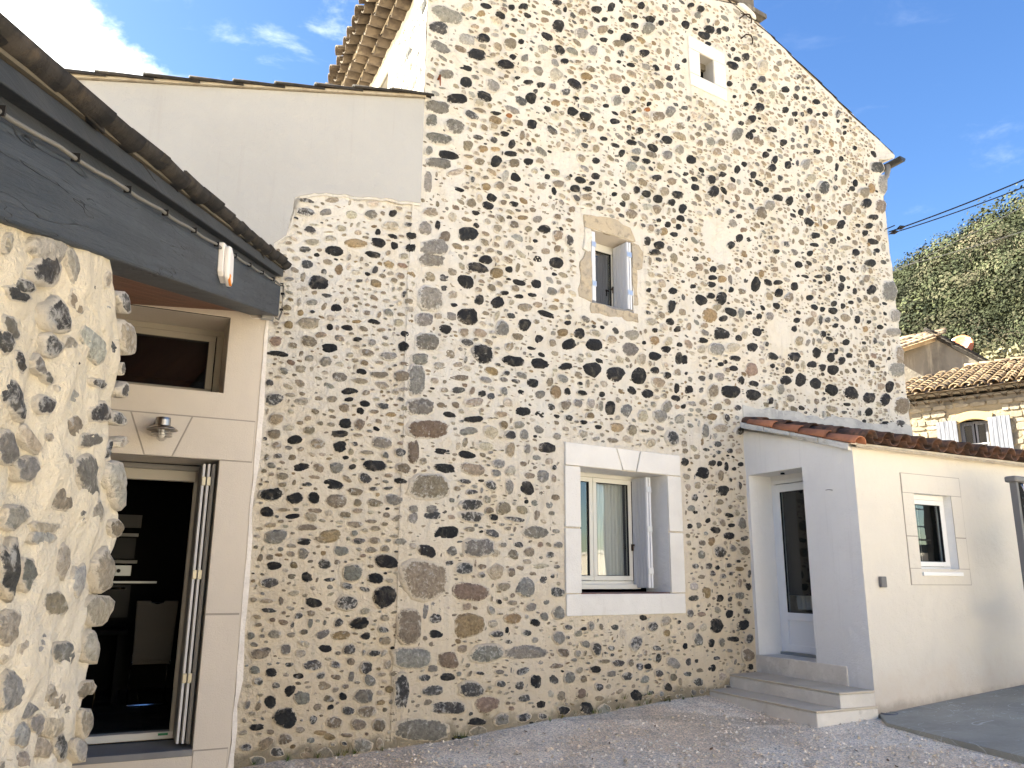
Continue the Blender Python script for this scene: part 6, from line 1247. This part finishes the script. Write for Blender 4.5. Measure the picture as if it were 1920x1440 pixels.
for z in (zt-.62,zt-1.35): obj('shelf_panel',MB().wbox(E,s0r+.17,s0r+.49,dR-.02,dR+.04,z,z+.02),'alu',rk_,bevel=.003)
obj('wire_hook',MB().tube([E.p(s0r+.03,dR+.10,zt-.03),E.p(s0r+.06,dR+.13,zt-.18),E.p(s0r-.02,dR+.16,zt-.32),E.p(s0r-.05,dR+.16,zt-.45),E.p(s0r+.01,dR+.14,zt-.56),E.p(s0r+.10,dR+.12,zt-.66)],.010,8),'chrome',rk_,smooth=True)
# overhead lines
def cable_thing(label,p0,p1,r,sag,clamps=(),name='overhead_cable'):
    n=28; pts=[]
    for i in range(n+1):
        f=i/n; p=p0+(p1-p0)*f; p=p-np.array([0,0,sag*4*f*(1-f)]); pts.append(p)
    c=thing(name,label,'cable',tuple(p0),'overhead cables')
    obj('strand',MB().tube(pts,r,6),'cable_black',c,smooth=True)
    for t0,t1,rr in clamps:
        a=p0+(p1-p0)*t0; b=p0+(p1-p0)*t1; obj('clamp',MB().tube([a-np.array([0,0,sag*4*t0*(1-t0)]),(a+b)/2-np.array([0,0,sag*4*t0*(1-t0)]),b-np.array([0,0,sag*4*t1*(1-t1)])],[r,rr,r],8),'cable_black',c,smooth=True)
def rp(x,y,dist): r=ray(x,y); r=r/np.hypot(r[0],r[1]); return r*dist+np.array([0,0,CAMZ])
pa=G.p(9.0,.03,0); pa=G.pt(1661,437)+G.n*.05; pb=G.pt(1655,432)+G.n*.05
cable_thing('thick black service cable at the corner of the tall house, upper of the pair',pa,rp(2350,133,13.),.011,.12,((.03,.06,.04),))
cable_thing('black service cable at the corner of the tall house, lower of the pair',pa+np.array([0,0,-.04]),rp(2350,160,13.),.009,.13,((.005,.035,.04),))
o=obj('cable_tie_rod',MB().tube([pb,pb+(rp(2350,133,13.)-pb)*.035],.009,6),'cable_black'); tag(o,'short black stay between the house corner and the service cable','cable')
cable_thing('thin dark wire crossing the wooded hill, upper one',rp(1560,560,30),rp(2300,165,24),.010,.3)
cable_thing('thin dark wire crossing the wooded hill, lower one',rp(1560,530,30),rp(2300,300,24),.010,.25)

# ================================================================ FAR HOUSES
def far_wall(x,y,dist,az): 
    p=rp(x,y,dist); return Wall(p,az,-1)
F1=far_wall(1820,780,26,-50)
fz0=F1.hit(1715,765)[1]
FH=thing('far_house','sunlit rubble stone house with grey-blue shutters behind the lean-to roof','house',F1.p(0,0,0))
wl=F1.hit(1797,800)[0]; wr=F1.hit(1853,800)[0]; wt=F1.hit(1825,785)[1]; WF=(wr,wl,wt-1.45,wt)
wall_sheet('facade',F1,[(-11,-.5),(5.5,-.5),(5.5,fz0),(-11,fz0)],[WF],'rubble_mortar',FH,.4,.02)
mb=MB()
for a_,b_ in ((5.5,0),(-11,0)):
    mb.add([F1.p(a_,0,-.5),F1.p(a_,-8,-.5),F1.p(a_,-8,fz0),F1.p(a_,0,fz0)],[(0,1,2,3)])
mb.add([F1.p(5.5,-8,-.5),F1.p(-11,-8,-.5),F1.p(-11,-8,fz0+1),F1.p(5.5,-8,fz0+1)],[(0,1,2,3)]); obj('rear_wall',mb,'rubble_mortar',FH)
reveal('window_reveal',F1,WF,.28,'rubble_mortar',FH)
# rubble: real stones laid in rough courses
cnt=0; z=fz0-3.4; small=MB()
while z<fz0-.05:
    hrow=rng.uniform(.13,.24); s=-5.5
    while s<5.3:
        w=rng.uniform(.16,.46); hh_=hrow*rng.uniform(.75,.98)
        if not (s<WF[1]+.18 and s+w>WF[0]-.18 and z+hh_>WF[2]-.1 and z<WF[3]+.28):
            c=(s+w/2,z+hh_/2); o_=[(c[0]+u,c[1]+v) for u,v in ring_of(8,w*.94,hh_*.95,rng.random()<.6,.8)]
            M_=MB().wprism(F1,o_,-.02,rng.uniform(.015,.05)); 
            px=c[0]
            if cnt<290 and z>fz0-2.2 and -3<s<3.5: obj('stone',M_,'rubble',FH,bevel=.01); cnt+=1
            else: small.add(M_.v,M_.f)
        s+=w
    z+=hrow
so=obj('small_stone',small,'rubble',FH); so['kind']='stuff'
# arched yellow lintel, window, shutters
arc=[(WF[0]-.12,wt-.10),(WF[0]-.0,wt-.10)]+[(WF[0]+(WF[1]-WF[0])*i/8,wt-.10+.09*math.sin(math.pi*i/8)) for i in range(9)]+[(WF[1]+.12,wt-.10),(WF[1]+.16,wt+.10)]+[(WF[1]+.1-(WF[1]-WF[0]+.2)*i/6,wt+.12+.10*math.sin(math.pi*i/6)) for i in range(7)]+[(WF[0]-.16,wt+.10)]
obj('lintel',MB().wprism(F1,arc,-.03,.05),'yellow_stone',FH,bevel=.012)
wf=casement(FH,F1,(WF[0],WF[1],WF[2],wt-.05),.22,'wood_grey',[(WF[0]+.05,(WF[0]+WF[1])/2-.02),((WF[0]+WF[1])/2+.02,WF[1]-.05)],curt=False)
mb=MB(); mb.wbox(F1,WF[0]+.06,WF[1]-.06,-.235,-.2,wt-.72,wt-.68); mb.wbox(F1,WF[0]+.06,WF[1]-.06,-.235,-.2,wt-1.15,wt-1.11); sub('glazing_bar',mb,'pvc',wf)
room(FH,F1,WF,.3)
for s_a,s_b in ((WF[1]+.02,WF[1]+.56),(WF[0]-.56,WF[0]-.02)):
    sh=obj('shutter',MB().wbox(F1,s_a,s_b,.06,.085,wt-1.5,wt-.02),'wood_grey',FH)
    for i in range(5):
        w=(s_b-s_a)/5; sub('board',MB().wbox(F1,s_a+i*w+.006,s_a+(i+1)*w-.006,.086,.10,wt-1.5,wt-.02+.02*math.sin(i)),'wood_grey',sh)
# genoise rows + tiled roof with a hip at the left
ft=tile_mesh('far_eave_tile','tile_old',.30,.15,.14,.02,6,math.pi*.9); 
eb=F1.hit(1711,745)[1]
for k in range(2):
    s=-8.
    while s<3.6:
        Mx=basis(F1.p(s,.14+.16*k,fz0+.02+.15*k),F1.u,-F1.n,np.array([0,0,1.]))
        if Mx.to_3x3().determinant()<0: Mx=basis(F1.p(s,.14+.16*k,fz0+.02+.15*k),-F1.u,-F1.n,np.array([0,0,1.]))
        put('eave_tile',ft,FH,Mx); s+=.33
    obj('mortar_course',MB().wbox(F1,-11,3.9,-.3,.13+.16*k,fz0+.10+.15*k,fz0+.165+.15*k),'old_grey',FH)
obj('eave_board',MB().wbox(F1,-11,3.9,-.3,.01,fz0-.03,fz0+.10),'old_grey',FH)
rz=fz0+.36; dE=.46; sl=.34
def roof_hit(x,y):
    r=ray(x,y); nn=np.cross(F1.u,-F1.n+np.array([0,0,sl])); p0=F1.p(0,dE,rz)-np.array([0,0,CAMZ]); p=r*((p0@nn)/(r@nn)); q=p+np.array([0,0,CAMZ])-F1.o; return q@F1.u, dE-(q@F1.n)
h1=roof_hit(1816,685); h0=roof_hit(1706,730); hr=roof_hit(1919,679)
Ltop=(h1[1]+hr[1])/2; sL=3.75
mb=MB(); Z=lambda y: rz-.05+sl*y
mb.add([F1.p(sL,dE,Z(0)),F1.p(-11,dE,Z(0)),F1.p(-11,dE-Ltop,Z(Ltop)),F1.p(h1[0],dE-Ltop,Z(Ltop))],[(0,1,2,3)])
mb.add([F1.p(-11,dE-Ltop,Z(Ltop)),F1.p(h1[0],dE-Ltop,Z(Ltop)),F1.p(h1[0],dE-Ltop-4,Z(Ltop)-1.3),F1.p(-11,dE-Ltop-4,Z(Ltop)-1.3)],[(0,1,2,3)])
mb.add([F1.p(sL,dE,Z(0)),F1.p(h1[0],dE-Ltop,Z(Ltop)),F1.p(h1[0]+1,dE-Ltop-4,Z(Ltop)-1.3),F1.p(sL+1.5,dE-4,Z(0))],[(0,1,2,3)])
obj('roof',mb,'tile_far',FH)
fc=tile_mesh('far_cover_tile','tile_far',.50,.155,.125,.02,6,math.pi*.85)
upF=-F1.n+np.array([0,0,sl]); s=3.55; nt=0
while s>-5.:
    Lm=Ltop if s<h1[0] else Ltop*(sL-s)/(sL-h1[0]); y=-.02
    while y<Lm-.15:
        if nt<300: tile_at('roof_tile',fc,FH,F1.p(s+random.uniform(-.02,.02),dE-y,rz-.02+sl*y),F1.u,upF,.03,.05); nt+=1
        y+=.42
    s-=.33
tile_r=tile_mesh('ridge_tile','tile_far',.5,.17,.15,.02,6,math.pi*.8); s=h1[0]
while s>-6: tile_at('ridge_tile',tile_r,FH,F1.p(s,dE-Ltop,Z(Ltop)+.03),-F1.n,-F1.u,.02,.03); s-=.45
# grey house behind it
g0=far_wall(1770,680,34,-62)
GH=thing('grey_house','blackened grey gable house behind the sunlit stone house','house',g0.p(0,0,2))
pg=[g0.hit(*q) for q in ((1680,668),(1754,636),(1865,692),(1865,800),(1680,800))]
obj('gable_wall',MB().wprism(g0,pg,-7,0),'old_grey',GH)
ra_,rb_=g0.hit(1756,637),g0.hit(1868,697)
obj('verge',MB().wprism(g0,[rb_,ra_,(ra_[0],ra_[1]+.16),(rb_[0],rb_[1]+.16)],-7,.12),'tile_dark',GH)
gt_=tile_mesh('verge_cover_tile','tile_dark',.5,.13,.11,.02,5,math.pi*.9)
for i in range(14):
    f=i/13; p=g0.p(ra_[0]+(rb_[0]-ra_[0])*f,.08,ra_[1]+.16+(rb_[1]-ra_[1])*f)
    tile_at('roof_tile',gt_,GH,p,g0.n,(g0.u*(ra_[0]-rb_[0])+np.array([0,0,ra_[1]-rb_[1]])),.05,.1)
A1_,A2_,A3_,A4_=rp(1754,633,34),rp(1660,664,33.2),rp(1660,640,37),rp(1757,625,37)
mb=MB(); mb.add([A1_,A2_,A3_,A4_]+[p-np.array([0,0,.15]) for p in (A1_,A2_,A3_,A4_)],[(0,1,2,3),(4,5,6,7),(0,1,5,4),(1,2,6,5),(2,3,7,6),(3,0,4,7)]); obj('roof',mb,'tile_far',GH)
for i in range(9):
    for j in range(4):
        a_=A1_+(A2_-A1_)*(i+.5)/9; b_=A4_+(A3_-A4_)*(i+.5)/9; p=a_+(b_-a_)*(j/4.); up=(A1_-A2_)
        tile_at('roof_tile',gt2 if False else fc,GH,p+np.array([0,0,.02]),b_-a_,up,.03,.05)
# satellite dish
sdp=rp(1801,650,36)
sdh=thing('satellite_dish','round salmon satellite dish with worn white patches above the grey roof','satellite dish',tuple(sdp-np.array([0,0,.6])))
az_=np.array([-.75,-.62,.22]); az_/=np.linalg.norm(az_); xx=np.cross(az_,[0,0,1.]); xx/=np.linalg.norm(xx); yy=np.cross(az_,xx)
AX=np.array([xx,yy,az_]).T
obj('dish',MB().lathe(sdp,[(0,-.07),(.15,-.06),(.30,-.035),(.42,.0),(.50,.03),(.505,.02),(.42,-.015),(.30,-.05),(.15,-.075),(0,-.085)],32,AX),'red_pl',sdh,smooth=True)
obj('mast',MB().tube([sdp-az_*.1,sdp-az_*.15-np.array([0,0,1.2])],.03,8),'zinc',sdh)
obj('feed_arm',MB().tube([sdp-np.array([0,0,.45]),sdp+az_*.42-np.array([0,0,.18])],.014,6),'zinc',sdh)
# pale scrubby rise right of the dish
def mound():
    V=[];C=[]; c=rp(1905,668,50)
    for i in range(1500):
        d=rng.normal(size=3); d/=np.linalg.norm(d); d[2]=abs(d[2]); p=c+d*np.array([3.2,2.5,1.5])*rng.uniform(.85,1.05)-np.array([0,0,1.1])
        t1=rng.normal(size=3); t1/=np.linalg.norm(t1); t2=np.cross(t1,rng.normal(size=3)); t2/=np.linalg.norm(t2); s=rng.uniform(.08,.2)
        V+=[p-t1*s,p+t2*s,p+t1*s,p-t2*s]; col=np.array([.20,.19,.12])*rng.uniform(.5,1.2); C+=[(*col,1)]*4
    me=bpy.data.meshes.new('scrub_mound'); me.from_pydata([tuple(v) for v in V],[],[(4*i,4*i+1,4*i+2,4*i+3) for i in range(len(V)//4)])
    at=me.color_attributes.new('col','FLOAT_COLOR','POINT'); at.data.foreach_set('color',np.array(C,np.float32).ravel()); tag(link('scrub_mound',me,'leaf'),'pale scrubby rise behind the sunlit tiled roof','scrub',kind='stuff')
    mb=MB(); n=24; mb.lathe(c-np.array([0,0,1.4]),[(3.2,-1.5),(3.0,0),(2.3,.9),(1.2,1.4),(0,1.55)],n); tag(obj('rock_rise',mb,'rock',smooth=True),kind='structure')
mound()
# ================================================================ beyond the frame: added bounce-light house, then wall and trees mirrored in the panes
OH=thing('bounce_house','long pale rendered house added behind the viewpoint to bounce warm light','house',(9,-12,-.3))  # unseen house, added so its sunlit face throws warm light onto the gable
ow=Wall((16.5,-3.5),236.,1)
if (np.array([0,8.,0])-ow.o)@ow.n<0: ow=Wall((16.5,-3.5),236.,-1)
mb=MB(); mb.wbox(ow,0,20,-7,0,-.4,6.6); obj('wall',mb,'plaster_cream',OH)
obj('roof',MB().wprism(ow,[(-.3,6.62),(20.3,6.62),(20.3,6.72),(-.3,6.72)],-7.3,.4),'tile_far',OH)
for s in (2.5,6.,9.5,13.,16.5):
    for z in (1.2,4.2):
        w=obj('window',MB().wbox(ow,s-.5,s+.5,.004,.05,z,z+1.4),'pvc',OH); sub('pane',MB().wbox(ow,s-.42,s+.42,.052,.056,z+.08,z+1.32),'glass',w)
        for q in (-1.05,.55): obj('shutter',MB().wbox(ow,s+q,s+q+.5,.004,.05,z,z+1.4),'shutter',OH)
BW=thing('boundary_wall','white rendered boundary wall across the yard, outside the view','wall',(15,-2,0))
obj('wall',MB().box(15,15.3,-9,9,-.3,2.1),'plaster_cream',BW); obj('coping',MB().box(14.95,15.35,-9,9,2.1,2.18),'dressed',BW)
def bare_tree(x,y,h,seed,label):
    r_=random.Random(seed); t_=thing('bare_tree',label,'tree',(x,y,0)); mb=MB()
    def br(p,d,L,r,dep):
        q=p+d*L; mid=p+d*L*.5+np.array([r_.uniform(-.06,.06)*L for _ in range(3)]); mb.tube([p,mid,q],[r,r*.85,r*.68],5,False)
        if dep==0: return
        for k in range(3 if dep>2 else 2):
            nd=d+np.array([r_.uniform(-.75,.75),r_.uniform(-.75,.75),r_.uniform(-.15,.55)]); nd/=np.linalg.norm(nd); br(q,nd,L*r_.uniform(.62,.82),r*.62,dep-1)
    br(np.array([x,y,-.2]),np.array([0,0,1.]),h*.3,h*.03,6); obj('trunk_and_branches',mb,'old_grey',t_)
bare_tree(18.5,1.,7.5,1,'bare winter tree behind the boundary wall, right one of the pair'); bare_tree(19.5,6.5,8,2,'bare winter tree behind the boundary wall, left one of the pair')
